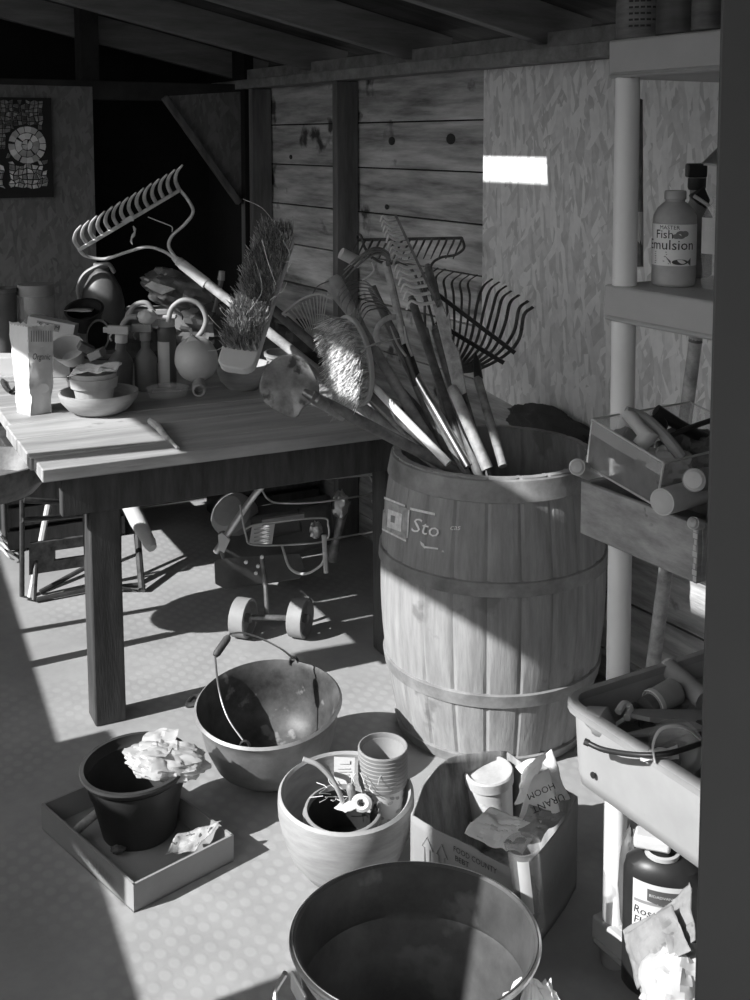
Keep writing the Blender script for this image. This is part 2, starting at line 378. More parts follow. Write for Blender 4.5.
m_dgrey = mat('dark_grey_plastic', .10, .45, var=.3, bump=.05)
m_grey = mat('grey_plastic', .27, .5, var=.2, bump=.05)
m_lgrey = mat('light_grey_plastic', .52, .5, var=.15, bump=.05)
m_card = mat('cardboard', .28, .85, var=.14, scale=4, bump=.1)
m_cardd = mat('cardboard_mottled', .30, .85, var=.3, scale=4, bump=.1)  # cardboard with a wider spread of tone
m_paper = mat('paper', .52, .8, var=.08, bump=.1, bscale=30)
m_ink = mat('ink', .03, .7, var=.1, bump=0)
m_inkg = mat('grey_ink', .25, .7, var=.2, bump=0)
m_terra = mat('terracotta', .42, .85, var=.2, scale=12, bump=.2)
m_clay = mat('pale_glazed_clay', .36, .6, var=.22, scale=8, stretch=(1, 1, 5), bump=.2)
m_galv = mat('galvanised_steel', .12, .45, metal=.4, var=.45, scale=5, bump=.12, spots=.36, spotv=.22, spotscale=7)
m_handle_w = mat('pale_painted_handle', .85, .5, var=.1, scale=20, bump=.1)
m_handle = mat('worn_handle_wood', .38, .65, var=.45, scale=26, bump=.3)
m_handle_d = mat('dark_handle_wood', .15, .6, var=.5, scale=26, bump=.3)
m_bristle = mat('bristle', .36, .7, var=.5, scale=40, bump=0, rpi=.7)
m_bristle_l = mat('pale_bristle', .72, .7, var=.4, scale=40, bump=0, rpi=.5)
m_clear = mat('clear_plastic', .7, .12, var=0, bump=.02, trans=0, alpha=.22)
m_glass = mat('glass', .45, .05, var=0, bump=0, alpha=.25, spec=.9)
m_bag = mat('thin_plastic_bag', .52, .25, var=.05, bump=.1, bscale=20, alpha=.86, spec=.8)

# ---- work table
zt = .82
c0 = F(42, 470, zt); e1 = Vector((.8957, .4447, 0)).normalized(); e2 = Vector((-e1.y, e1.x, 0)); LX = 1.25; LY = 1.95
T = thing('work_table', 'heavy dark-legged wooden work table with a weathered plank top covered in garden odds and ends', 'table', c0+e1*.1+Vector((0,0,-zt)))
TB = BASIS(Vector((c0.x, c0.y, 0)), e1, e2, Vector((0,0,1)))
mb = MB(); y = 0
for wd in (.14, .24, .20, .26, .2, .3, .28, .33):
    x0 = -.015 + random.uniform(0, .02) - (y > .3)*.0
    mb.box(((LX+x0)/2, y+wd/2, zt-.02), (LX-x0, wd-.008, .04), TB); y += wd
build('table_top', mb, m_wood_tab, T, bevel=.004)
mb = MB(); mb.box((LX/2+.03, .06, zt-.100), (LX-.06, .04, .12), TB); mb.box((LX/2+.03, LY-.06, zt-.100), (LX-.06, .04, .12), TB)
mb.box((.9, LY/2, zt-.105), (.04, LY-.16, .13), TB); build('apron', mb, m_wood_dark, T, bevel=.004)
build('shadow_board', MB().box((.62, 1.52, .53), (1.05, .74, .05), TB), m_wood_dark, T, bevel=.004)  # added board, placed to cast the shadow under the table's back half
for lx, ly in ((.185, .098), (.185, LY-.14), (LX-.08, LY-.14), (LX-.08, .125)):
    t = Vector((c0.x, c0.y, 0)) + e1*lx + e2*ly; t.z = zt-.045; b = Vector((t.x, t.y, 0)) + Vector((.006, 0, 0)); w2 = .047
    mb = MB(); mb.add([b-e1*w2-e2*w2, b+e1*w2-e2*w2, b+e1*w2+e2*w2, b-e1*w2+e2*w2, t-e1*w2-e2*w2, t+e1*w2-e2*w2, t+e1*w2+e2*w2, t-e1*w2+e2*w2],
           [(3,2,1,0),(4,5,6,7),(0,1,5,4),(1,2,6,5),(2,3,7,6),(3,0,4,7)])
    build('leg', mb, m_wood_dark, T, bevel=.006)

# ---- barrel
bf = F(490, 770, 0); BC = Vector((bf.x+.03, bf.y+.285, 0)); BH = None
rimf = P(488, 479, BC.y-.30); BH = rimf.z
def br(z):                 # outer radius at height z
    t = z/BH; return   .27 + .056*sin(pi*min(max((t*.93+.03), 0), 1))**.9 + .018*t
B = thing('wooden_barrel', 'big wooden stave barrel holding rakes, brooms and long tool handles', 'barrel', BC)
MBC = Matrix.Translation(BC)
NS = 22
def stave(r, z, a):
    k = (a/(2*pi)*NS) % 1; e = min(k, 1-k)*2*pi*r/NS
    return (r - (.004 if e < .0035 else 0) - .0015*((k-.5)**2)*4, z)
zs = [0, .02] + [BH*i/16 for i in range(1, 17)]
m_barrel = mat('barrel_staves', .30, .6, var=.25, scale=9, stretch=(4, 4, .5), bump=.35, bscale=30, spots=.33, spotv=.2, spotscale=8)
mb = MB(); mb.lathe([(.0, .03), (br(0)-.03, .03), (br(0)-.025, 0)] + [(br(z), z) for z in zs] + [(br(BH)-.022, BH)] + [(br(z)-.024, z) for z in zs[::-1][1:-1]] + [(.0, .06)], MBC, NS*10, stave)
build('stave_shell', mb, m_barrel, B, smooth=25)
m_hoop = mat('barrel_hoop', .27, .55, var=.4, scale=9, bump=.25, metal=.1)
for z, h in ((BH-.035, .062), (.538, .042), (.215, .042), (.02, .034)):
    mb = MB(); mb.lathe([(br(z-h/2)+.0005, z-h/2), (br(z-h/2)+.006, z-h/2+.003), (br(z+h/2)+.006, z+h/2-.003), (br(z+h/2)+.0005, z+h/2), (br(z+h/2)-.006, z+h/2), (br(z-h/2)-.006, z-h/2), (br(z-h/2)+.0005, z-h/2)], MBC, 96)
    build('hoop', mb, m_hoop, B)
# torn label wrapped on the staves
def bpix(px, py, off=.003):        # point of the barrel skin seen at a pixel
    r = ray(px, py); lo = None; t = 2.4
    for _ in range(900):
        q = CAM + r*(t/r.y); dx = (Vector((q.x, q.y)) - Vector((BC.x, BC.y))).length
        if dx < br(q.z)+off: return q
        t += .002
    return q
mb = MB()
def patch(mb, pts, off=.004, n=10):   # quad of pixels draped on the barrel
    (a, b, c, d) = pts
    def fn(u, v):
        x = (a[0]*(1-u)+b[0]*u)*(1-v)+(d[0]*(1-u)+c[0]*u)*v; y = (a[1]*(1-u)+b[1]*u)*(1-v)+(d[1]*(1-u)+c[1]*u)*v
        return bpix(x, y, off)
    mb.grid(fn, n, n)
patch(mb, ((383.5, 499), (408, 509), (406, 541), (382, 528)), .0025)
lb = build('paper_label', mb, mat('old_label_paper', .42, .8, var=.4, scale=30, bump=.1), B)
part_label(lb, 'torn printed paper label with Sto lettering')
mb = MB()
for q in (((384, 496.5), (405, 505), (405, 507), (384, 499)), ((382, 528), (406, 540), (406, 542), (382, 530)), ((410, 507.5), (435, 513), (435, 515.5), (410, 510)), ((408, 510), (409.5, 510), (408, 538), (406.5, 538)),
          ((388, 509), (402, 514), (401, 532), (387, 527)), ((420, 541), (424, 544), (425, 549), (421, 545)), ((424, 546), (438, 548), (438, 549.6), (424, 548)), ((442, 550), (444, 551), (444, 553), (442, 552))):
    patch(mb, q, .0045, 5)
lp = build('label_print', mb, mat('label_white', .85, .7, var=.3, scale=60, bump=0), lb)
mb = MB(); patch(mb, ((391, 515), (395, 516), (394.5, 523), (390.5, 522)), .0055, 4); build('label_emblem', mb, m_inkg, lb)
mb = MB()
def onb(x, y): return bpix(425+x, 527-y+(x)*.22, .005)
put_text(mb, 'Sto', 21, lambda x, y: bpix(424+x, 528-y+x*.25, .005), shear=.3)
build('lettering', mb, mat('label_letter_white', .95, .7, var=.15, bump=0), lb)
mb = MB(); put_text(mb, 'cas', 8.5, lambda x, y: bpix(455+x, 527.5-y, .005), shear=.2)
build('lettering', mb, mat('label_letter_white', .95, .7, var=.15, bump=0), lb)

# ---- storage shelf unit (cream plastic)
pb = F(613, 962, 0)
SH = thing('shelf_unit', 'cream plastic shelving unit with round posts standing at the right of the shed', 'shelf', pb)
PT = P(624, 60, pb.y)        # post top
sx = -AA; sy = NA            # sx: towards the viewer along the shed, sy: back to the wall
LQ, DQ = 1.05, .46
postb = pb + Vector((0,0,.0)); 
def shpt(u, v, z): return Vector((pb.x, pb.y, 0)) + sx*u + sy*v + Vector((0, 0, z))
ptop_z = P(624, 66, pb.y).z
m_post = mat('cream_post', .85, .4, var=.07, scale=4, bump=.02, spots=.24, spotv=.2, spotscale=45)
for u, v in ((0, 0), (LQ-.1, 0), (0, DQ-.06), (LQ-.1, DQ-.06)):
    q = shpt(u, v, 0); tx = PT.x-pb.x
    mb = MB().tube([q+Vector((0,0,.10)), q+Vector((-.008, 0, ptop_z))], .0245, 20)
    build('post', mb, m_post, SH)
def shelf(z, t, name, lip, ins=-.022):
    mb = MB(); M = BASIS(shpt(ins, ins, z), sx, sy, Vector((0,0,1)))
    mb.box((LQ/2, DQ/2, -t+.008), (LQ-.01, DQ-.01, .014), M)
    for c, sz in (((LQ/2, .0, -t/2), (LQ, .022, t)), ((LQ/2, DQ, -t/2), (LQ, .022, t)), ((0, DQ/2, -t/2), (.022, DQ+.022, t)), ((LQ, DQ/2, -t/2), (.022, DQ+.022, t))):
        mb.box(c, sz, M)
    mb.box((LQ/2, -.012, -t+.006), (LQ, .012, .010), M)
    if not lip: mb.box((LQ/2, DQ/2, -.005), (LQ-.01, DQ-.01, .010), M)
    return build(name, mb, m_cream, SH, bevel=.006)
z1 = P(606, 40, pb.y).z; z2 = P(607, 285, pb.y).z; zb = P(580, 533, 2.20).z-.001
shelf(z1, .075, 'shelf_board', 0); shelf(z2, .072, 'shelf_board', 0); shelf(zb, .045, 'shelf_board', 0, -.035); shelf(.49, .04, 'shelf_board', 0, .03); shelf(.10, .055, 'shelf_board', 0)
# ================================================================ long tools standing in the barrel
RIN = .262
def rimpt(px, back=0.0, up=.015):        # a point just inside the barrel mouth seen at column px
    k = (px-375)/FPX*1.005
    best = None
    for i in range(400):
        Y = BC.y-.34+i*.002; X = k*Y
        if (X-BC.x)**2+(Y-BC.y)**2 < (RIN-.012)**2: best = Y; break
    if best is None: best = BC.y
    Y = best+back; return Vector((k*Y, Y, BH+up))
def downend(top, rim):
    d = (rim-top).normalized(); q = rim.copy()
    for _ in range(200):
        n = q+d*.01
        if (Vector((n.x, n.y))-Vector((BC.x, BC.y))).length > RIN-.03 or n.z < .11: break
        q = n
    return q
G_T = 'long-handled tools standing in the barrel'
def tool(name, label, cat, top, rim, r, m, part='handle', group=None, taper=1.0):
    e = downend(top, rim); T = thing(name, label, cat, e, group or G_T)
    n = 7; pts = [top.lerp(e, i/n) for i in range(n+1)]
    wob = [p + Vector((nz(p, 3, 1), nz(p, 3, 2), 0))*.004 for p in pts]
    mb = MB().tube(wob, [r*(taper+(1-taper)*i/n) for i in range(n+1)], 12); build(part, mb, m, T)
    return T, top, e
def tines_mb(paths, r, tip=.5, seg=7, squash=1.0):
    mb = MB()
    for p in paths:
        q = smoothpath(p, 5); n = len(q); mb.tube(q, [r*(1-(1-tip)*(i/(n-1))**2) for i in range(n)], seg, squash=squash)
    return mb

# 1 big bow rake raised at the left
Y1 = 3.55
R1 = rimpt(420, .03)
T, t0, e0_ = tool('garden_rake', 'steel bow rake with its toothed head raised high at the left above the table', 'rake', P(178, 261, Y1), R1, .0150, m_handle)
mb = MB(); dr = (R1-t0).normalized(); mb.tube([t0-dr*.02, t0+dr*.02, t0+dr*.12], [.008, .0165, .0175], 14); build('ferrule', mb, m_lgrey, T)
m_rk = mat('weathered_light_steel', .50, .45, metal=.35, var=.3, scale=30, bump=.15)
a, b = P(79, 250, Y1-.05), P(180, 190, Y1+.02)
mb = MB().bar(a, b, .011, .022, up=(0, 1, .1)); build('rake_bar', mb, m_rk, T, bevel=.002)
N1 = 14
for i in range(N1):
    u = i/(N1-1); q = a.lerp(b, u*.985+.008); kx, ky = (2, -25+3*u) if i else (4, -26)
    pxq = (79+(180-79)*u, 250-60*u)
    p1 = P(pxq[0]-4.5, pxq[1]-9, Y1-.05+.07*u-.02); p2 = P(pxq[0]-3, pxq[1]-18, Y1-.05+.07*u-.045); p3 = P(pxq[0]+2.5, pxq[1]-25, Y1-.05+.07*u-.06)
    build('tine', tines_mb([[q, p1, p2, p3]], .0066, .4), m_rk, T)
mb = MB(); yb = Y1
mb.tube(smoothpath([b, P(188, 200, yb), P(193, 212, yb), P(185, 224, yb), P(172, 236, yb), P(169, 247, yb), P(178, 261, yb)], 6), .0052, 8)
mb.tube(smoothpath([a, P(86, 256, yb), P(104, 259, yb), P(124, 253, yb), P(146, 247, yb), P(163, 251, yb), P(178, 261, yb)], 6), .0052, 8); build('bow', mb, m_rk, T)
mb = MB(); mb.tube(smoothpath([P(148, 217, yb-.01), P(158, 221, yb-.01), P(166, 224, yb-.01), P(172, 227, yb-.01), P(172, 232, yb-.01)], 4), .0018, 5)
pts = [P(133+2*sin(k), 226+k*3.1, yb-.03) for k in range(7)]; mb.tube(pts, [.002, .005, .003, .006, .003, .004, .001], 5)
mb.add([P(120, 222, yb-.06), P(131, 215, yb-.06), P(134, 221, yb-.06)], [(0, 1, 2)])
w_ = single('leaf_litter', 'dry stem and leaf scraps caught in the raised rake head', 'leaf', mb, m_lgrey)
w_['kind'] = 'stuff'

# 2 long push broom
def brush(T, c, along, out, L, W, th, blen, n, mbk, mbr, oval=False, jit=.25, r=.0009, droop=.0, spread=.2, bshift=0, bw=1.0):
    along = along.normalized(); out = (out - along*out.dot(along)).normalized(); side = out.cross(along)
    M = BASIS(c, side, along, out)
    mb = MB()
    if oval: poly = [(W/2*cos(2*pi*k/28), L/2*sin(2*pi*k/28)) for k in range(28)]
    else:
        rr = W*.3; poly = []
        for cx, cy, a0 in ((W/2-rr, L/2-rr, 0), (-W/2+rr, L/2-rr, pi/2), (-W/2+rr, -L/2+rr, pi), (W/2-rr, -L/2+rr, 1.5*pi)):
            poly += [(cx+rr*cos(a0+k*pi/8), cy+rr*sin(a0+k*pi/8)) for k in range(5)]
    mb.prism(poly, th, M, -th); build('brush_block', mb, mbk, T, bevel=.004)
    mb = MB()
    for _ in range(n):
        while True:
            x = random.uniform(-.46, .46)*W*bw+W*(1-bw)*.4*(-1 if bw < 1 else 1); y = random.uniform(-.48, .48)*L
            if not oval or (x/W)**2+(y/L)**2 < .22: break
        l = blen*random.uniform(.75, 1.1); dx = (x/W)*spread+random.gauss(0, jit); dy = (y/L)*spread+random.gauss(0, jit)
        p0 = Vector((x, y*(1-2*bshift/L)+bshift, 0)); p2 = p0+Vector((dx*l, dy*l, l)); p1 = (p0+p2)/2+Vector((0, 0, l*.06))
        q = [M @ p0, M @ p1, (M @ p2)-Vector((0, 0, droop*l))]
        mb.tube(q, [r, r*.9, r*.35], 3, caps=False)
    o = build('bristles', mb, mbr, T, smooth=0); return M
A = P(234, 368, 3.15); Bp = P(279, 228, 3.50)
R2 = rimpt(440, .08)
top = P(262, 300, 3.36)
T, *_ = tool('push_broom', 'long push broom with dark straggly bristles and a pale block, left of the round brush', 'broom', top, R2, .0140, m_handle_d)
brush(T, (A+Bp)/2, Bp-A, Vector((-.14, -.95, .30)), (Bp-A).length, .108, .03, .050, 3600, m_white, m_bristle, jit=.17, r=.0017, bshift=.026)
mb = MB()
for (x0, y0, x1, y1, x2, y2) in ((276, 225, 262, 208, 243, 199), (283, 240, 290, 255, 287, 272), (222, 330, 214, 322, 208, 315), (226, 345, 217, 350, 208, 351), (228, 318, 222, 312, 220, 308), (262, 240, 268, 262, 276, 285), (256, 262, 262, 290, 250, 310), (270, 300, 283, 290, 287, 282), (285, 262, 291, 262, 288, 268)):
    mb.tube(smoothpath([P(x0, y0, 3.25), P(x1, y1, 3.21), P(x2, y2, 3.2)], 5), .0010, 4)
ls = build('loose_strands', mb, m_bristle_l, T); ls['kind'] = 'stuff'

# 3 round brush on a white handle
R3 = rimpt(449, 0); top = P(354, 366, 3.32)
T, *_ = tool('scrub_brush', 'pale oval long-bristled brush on a smooth white handle, in front of all the tools', 'broom', top, R3, .0118, m_handle_w)
brush(T, P(351, 361, 3.30), P(336, 316, 3.33)-P(352, 404, 3.28), Vector((-.7, -.7, .0)), .27, .15, .02, .075, 2000, m_white, m_bristle_l, oval=True, jit=.17, droop=.25, spread=.3, r=.0018, bw=.80)

# 4 spade
R4 = rimpt(428, .02)
top = P(312, 396, 3.18)
T, *_ = tool('round_spade', 'round-bladed spade lying face out at the lower left of the tool bundle', 'spade', top, R4, .0165, m_handle_d)
outl = [(315, 372), (306, 357), (292, 352), (278, 355), (266, 364), (259, 378), (258, 392), (263, 404), (277, 413), (298, 423), (301, 410), (308, 404), (318, 402), (322, 388)]
cxp, cyp = 290, 386
mb = MB(); fr = [P(x, y, 3.20+.02*((x-cxp)**2/900)) for x, y in outl]
mid = [P(cxp+(x-cxp)*.5, cyp+(y-cyp)*.5, 3.225) for x, y in outl]; n = len(outl)
mb.add(fr+mid+[P(cxp, cyp, 3.235)], [(i, (i+1) % n, n+(i+1) % n, n+i) for i in range(n)]+[(n+i, n+(i+1) % n, 2*n) for i in range(n)])
build('blade', mb, mat('dirty_blade', .30, .5, metal=.3, var=.5, scale=14, bump=.2, spots=.42, spotv=.08, spotscale=12), T, solid=.003, sub=1)
mb = MB().tube([P(304, 392, 3.2), P(318, 400, 3.18), P(345, 415, 3.2)], [.011, .019, .0195], 14); build('socket', mb, m_dsteel, T)

# 5 hand-sized shrub rake with a slatted plastic fan
R5 = rimpt(412, .04); top = P(306, 328, 3.42)
T, *_ = tool('shrub_rake', 'small slatted plastic fan rake between the two brooms', 'rake', top, R5, .0105, m_handle)
mb = MB(); n = 13
for i in range(n):
    u = i/(n-1); xa, ya = 284+u*44, 312-22*u+14*(u-.5)**2; xb, yb = 309+12*u, 340-6*u
    mb.tube(smoothpath([P(xb, yb, 3.40), P((xa+xb)/2, (ya+yb)/2-2, 3.37), P(xa, ya, 3.33)], 3), .0021, 5)
    if i == 0: mb.tube(smoothpath([P(282, 314, 3.33), P(292, 318, 3.34), P(316, 348, 3.40)], 4), .0038, 6)
mb.tube(smoothpath([P(282, 314, 3.33), P(300, 300, 3.33), P(318, 294, 3.33), P(332, 299, 3.34)], 5), .0034, 6)
build('fan', mb, m_white, T)

# 6 flared wooden handle end
R6 = rimpt(436, .12); top = P(333, 282, 3.45)
T, *_ = tool('flared_pole', 'thick wooden pole with a flared light end above the round brush', 'pole', top, R6, .0165, m_handle)
d = (R6-top).normalized(); mb = MB().tube([top-d*.012, top, top+d*.05, top+d*.10, top+d*.16], [.024, .030, .026, .019, .0175], 16); build('grip', mb, mat('worn_light_wood', .40, .6, var=.3, scale=20, bump=.2), T)
mb = MB().tube(smoothpath([P(329, 281, 3.42), P(318, 286, 3.42), P(312, 295, 3.42)], 5), .0018, 5); build('wire', mb, m_dsteel, T)

# 7 three-pronged cultivator with silver tube handle
R7 = rimpt(470, 0); k1 = P(398, 300, 3.38); top = P(386, 262, 3.42)
T = thing('cultivator', 'long-tined hand cultivator on a shiny silver tube handle', 'cultivator', downend(k1, R7), G_T)
e = downend(P(412, 368, 3.26), R7)
mb = MB().tube([P(414, 372, 3.26), e], .0125, 16); build('handle', mb, m_steel, T)
mb = MB().tube([P(403, 345, 3.28), P(409, 358, 3.265), P(418, 385, 3.25)], [.010, .015, .016], 14); build('ferrule', mb, m_black, T)
mb = MB().tube(smoothpath([P(410, 360, 3.27), P(402, 330, 3.33), P(395, 300, 3.38), P(386, 262, 3.42)], 5), .012, 10); build('shaft', mb, m_handle, T)
for dx, dy, dY in ((0, 0, 0), (-1, 5, -.03), (1, 9, -.06)):
    build('tine', tines_mb([[P(387, 266, 3.42), P(388+dx, 254+dy*.5, 3.40+dY), P(376+dx, 248+dy*.6, 3.37+dY), P(360+dx, 256+dy*.7, 3.35+dY), P(344+dx, 270+dy, 3.34+dY)]], .0052, .4), m_dsteel, T)
for s in (-1, 1): build('prong', tines_mb([[P(409+s*3, 356, 3.255), P(402+s*5, 343, 3.25), P(397+s*7, 326, 3.25)]], .004, .4), m_steel, T)

d7 = P(341, 253, 3.40)-P(360, 263, 3.42); build('cross_grip', MB().tube([P(360, 263, 3.42), P(341, 253, 3.40)], .0175, 14), mat('pale_round_grip', .5, .6, var=.2), T)
# 8 springy lawn comb with curved ribs
R8 = rimpt(446, .16); top = P(372, 287, 3.5)
T, *_ = tool('spring_rake', 'dark spring rake with curled ribs in the middle of the bundle', 'rake', top, R8, .0135, m_handle_d)
for i in range(9):
    u = i/8; x0, y0 = 372+u*22, 287+u*32
    build('tine', tines_mb([[P(x0, y0, 3.46), P(x0-8, y0-6-3*u, 3.42), P(x0-22-4*u, y0-6-2*u, 3.38), P(x0-32-3*sin(i), y0+6*u+4, 3.36), P(x0-34-2*sin(i), y0+10*u+10, 3.38)]], .0036, .5, squash=.5), m_dsteel, T)

# 9 weeder with a pale strap loop
R9 = rimpt(458, .10); top = P(386, 318, 3.36)
T, *_ = tool('loop_weeder', 'weeding hoe with a bent pale strap blade right of the round brush', 'hoe', top, R9, .0125, m_handle_d)
mb = MB()
q = smoothpath([P(396, 317, 3.30), P(388, 318, 3.28), P(379, 325, 3.27), P(376, 335, 3.27), P(379, 345, 3.27)], 5); mb.tube(q, .0085, 8, squash=.18, up=(0, 1, 0)); build('strap_blade', mb, m_rk, T)
mb = MB(); q = smoothpath([P(402, 338, 3.28), P(385, 341, 3.25), P(370, 346, 3.22), P(361, 352, 3.2)], 5); mb.tube(q, [.004]*5+[.006]*(len(q)-5), 8, squash=.3); build('prong', mb, m_rk, T)
mb = MB().tube(smoothpath([P(372, 262, 3.36), P(374, 270, 3.36), P(369, 276, 3.36), P(362, 280, 3.36)], 5), .003, 6)
single('wire_clip', 'small bent bright wire hooked among the upper tool heads', 'wire', mb, m_white)

# 10 bow rake seen edge on, teeth to the left
R10 = rimpt(488, .02); top = P(456, 396, 3.2)
T = thing('garden_rake', 'bow rake seen edge-on with a ladder of teeth down its splintered wooden shaft', 'rake', downend(top, R10), G_T)
e = downend(top, R10); mb = MB().tube([P(452, 388, 3.22), top, e], [.015, .0165, .0165], 14); build('handle', mb, mat('pale_round_handle', .34, .6, var=.4, scale=24, bump=.25), T)
mb = MB(); fr = [P(432, 303, 3.36), P(441, 300, 3.36), P(447, 318, 3.33), P(449, 311, 3.33), P(452, 340, 3.3), P(459, 352, 3.27), P(467, 393, 3.2), P(455, 398, 3.2), P(446, 360, 3.27)]
mb.slab(fr, (0.1, 1, 0), .022); build('splintered_shaft', mb, m_handle, T, bevel=.003)
a, b = P(438, 306, 3.34), P(396, 216, 3.55)
mb = MB().bar(a, b, .008, .016, up=(0, 1, 0)); build('rake_bar', mb, m_dsteel, T)
for i in range(15):
    u = i/14; q = a.lerp(b, .04+.94*(u**.85)); sc = 1-.42*u
    px, py = 375+q.x/q.y*FPX, 0
    p1 = q+Vector((-.045*sc, -.012, -.004)); p2 = q+Vector((-.075*sc, -.02, .006)); p3 = q+Vector((-.088*sc, -.022, -.020*sc))
    build('tine', tines_mb([[q, p1, p2, p3]], 0.0055, .5), mat('pale_worn_tooth', .75, .45, metal=.1, var=.3, bump=.1), T)

# 11 level rake behind the rest
R11 = rimpt(452, .3); Yr = 4.15
topb = P(425, 330, 3.95)
T, *_ = tool('garden_rake', 'dark bow rake held level and flat against the plank wall behind the other tools', 'rake', topb, R11, .0135, m_handle_d)
a, b = P(358, 240, Yr), P(462, 238, Yr+.02)
mb = MB().bar(a, b, .010, .020, up=(0, 1, 0)); build('rake_bar', mb, m_rust, T)
for i in range(15):
    u = i/14; q = a.lerp(b, u); x = 358+104*u
    build('tine', tines_mb([[q, P(x-2, 244, Yr-.05), P(x-5, 250, Yr-.07), P(x-9, 259, Yr-.08)]], .0045, .4), m_rust, T)
mb = MB().tube(smoothpath([b, P(464, 248, Yr), P(455, 255, Yr), P(440, 258, Yr), P(430, 268, Yr-.02), P(425, 300, Yr-.1), topb], 5), .005, 7)
mb.tube(smoothpath([a, P(357, 235, Yr-.02), P(361, 236, Yr-.03), P(366, 250, Yr-.03), P(380, 262, Yr-.03), P(410, 268, Yr-.04), P(425, 300, Yr-.1)], 5), .005, 7)
build('bow', mb, m_rust, T)

# 12 wide leaf rake fan against the flake board
R12 = rimpt(478, .18); hub = P(447, 372, 3.55)
T, *_ = tool('leaf_rake', 'wide dark leaf rake whose hooked tines fan out against the flake board', 'rake', hub, R12, .0135, m_handle_d)
tips = [(431, 268), (438, 268), (445, 269), (453, 272), (461, 274), (469, 275), (477, 275)] + [(492, 279), (499, 282), (506, 286), (511, 291), (519, 295), (528, 301), (533, 307)]
for i, (tx, ty) in enumerate(tips):
    u = i/(len(tips)-1); Yt = 3.75-.15*u
    bx, by = 432+u*72, 318+u*38
    big = i >= 7
    p = [hub, P((447+bx)/2, (372+by)/2+6, 3.6), P(bx, by, 3.66), P(tx-14-(2 if big else -6)+u*2, ty+18+14*u, Yt), P(tx-9, ty+8, Yt-.02), P(tx, ty, Yt-.06)]
    q = smoothpath(p, 5); mb = MB().tube(q, .0058 if big else .0042, 6, squash=.35, up=(0, 1, 0)); build('tine', mb, m_rust, T)
mb = MB().bar(P(428, 287, 3.62), P(515, 353, 3.56), .008, .013); mb.bar(P(436, 322, 3.60), P(504, 363, 3.54), .008, .013); build('spreader_bar', mb, m_black, T)

# 13 pointed stake and other handles
R13 = rimpt(505, .02); top = P(478, 378, 3.3)
T, *_ = tool('pointed_stake', 'wooden stake with a sharpened dark tip, rightmost in the barrel', 'stake', top, R13, .0128, mat('stake_wood', .26, .65, var=.5, scale=24, bump=.3))
mb = MB().tube([P(475, 352, 3.33), P(476.5, 362, 3.32), P(478.5, 379, 3.3)], [.002, .011, .0135], 12); build('tip', mb, m_black, T)
hs = [(406, 386, 402, 3.3, .02, .0125, 'm_handle', 'thin weathered handle lowest in the left fan of handles'),
      (420, 380, 420, 3.22, .05, .0105, 'm_handle', 'slim mid-grey handle tucked under the white handle'),
      (452, 395, 385, 3.5, .2, .015, 'm_handle_d', 'dark handle rising behind the silver tube'),
      (462, 412, 300, 3.6, .22, .0135, 'm_handle_d', 'tall dark handle reaching up past the bow rake teeth'),
      (474, 436, 330, 3.45, .12, .015, 'm_handle_d', 'dark handle close along the left of the splintered rake shaft'),
      (480, 428, 268, 3.6, .2, .0125, 'm_handle_d', 'thin dark handle running up behind the ladder of rake teeth')]
for rx, tx, ty, ty_, bk, r, mm, lab in hs:
    R = rimpt(rx, bk); top = P(tx, ty, ty_)
    if tx == 386: top = P(300, 362, 3.3)
    if tx == 380: top = P(345, 368, 3.3)
    T, t_, e_ = tool('wooden_pole', lab, 'pole', top, R, r, globals()[mm])
    d = (R-t_).normalized(); mb = MB().tube([t_-d*.012, t_+d*.02], [r*.7, r*1.08], 12); build('end_cap', mb, m_dsteel, T)
# ================================================================ odds and ends on the table
def TP(px, py): return F(px, py, zt)
def TPb(px, py, r): q = TP(px, py); return Vector((q.x, q.y+r, zt))     # centre of a round thing whose front foot is seen at px,py
def pxm(q): return FPX/q.y
G_TB = None
# crumpled sheet helper
def crumple(mb, corners, n=14, amp=.01, fr=30, seed=0, fold=None):
    a, b, c, d = [Vector(q) for q in corners]; nn = (b-a).cross(d-a).normalized()
    def fn(u, v):
        p = (a*(1-u)+b*u)*(1-v)+(d*(1-u)+c*u)*v
        h = noise.cell(p*fr*.7+Vector((seed,)*3))*.25 + nz(p, fr, seed)*1.0 + abs(nz(p, fr*2.1, seed+3))*.7
        if fold: h += fold(u, v)
        return p+nn*h*amp+Vector((nz(p, fr, seed+5), nz(p, fr, seed+6), nz(p, fr, seed+7)))*amp*.5
    return mb.grid(fn, n, n)
def lump(mb, c, rx, ry, rz_, seed=0, amp=.22, n=26, M=None, fr=3.0, floor=None):
    c = Vector(c)
    def fn(u, v):
        a = 2*pi*u; t = pi*v; d = Vector((cos(a)*sin(t), sin(a)*sin(t), cos(t)))
        k = 1 + amp*nz(d, fr, seed) + amp*.6*abs(nz(d, fr*2.3, seed+2)) - amp*.35*abs(nz(d, fr*4.5, seed+4))
        p = Vector((d.x*rx, d.y*ry, d.z*rz_))*k
        if M is not None: p = M.to_3x3() @ p
        p = c+p
        if floor is not None and p.z < floor: p.z = floor + .0005*nz(p, 40)
        return p
    return mb.grid(fn, n*2, n, wrapu=True)
def bottle_prof(r, h, neck=.35, sh=.72, base=.006):
    return [(.0, 0), (r-base, 0), (r, base), (r, h*sh*.95), (r*.93, h*sh), (r*.70, h*(sh+.08)), (r*neck*1.15, h*(sh+.15)), (r*neck, h*(sh+.18)), (r*neck, h), (0, h)]

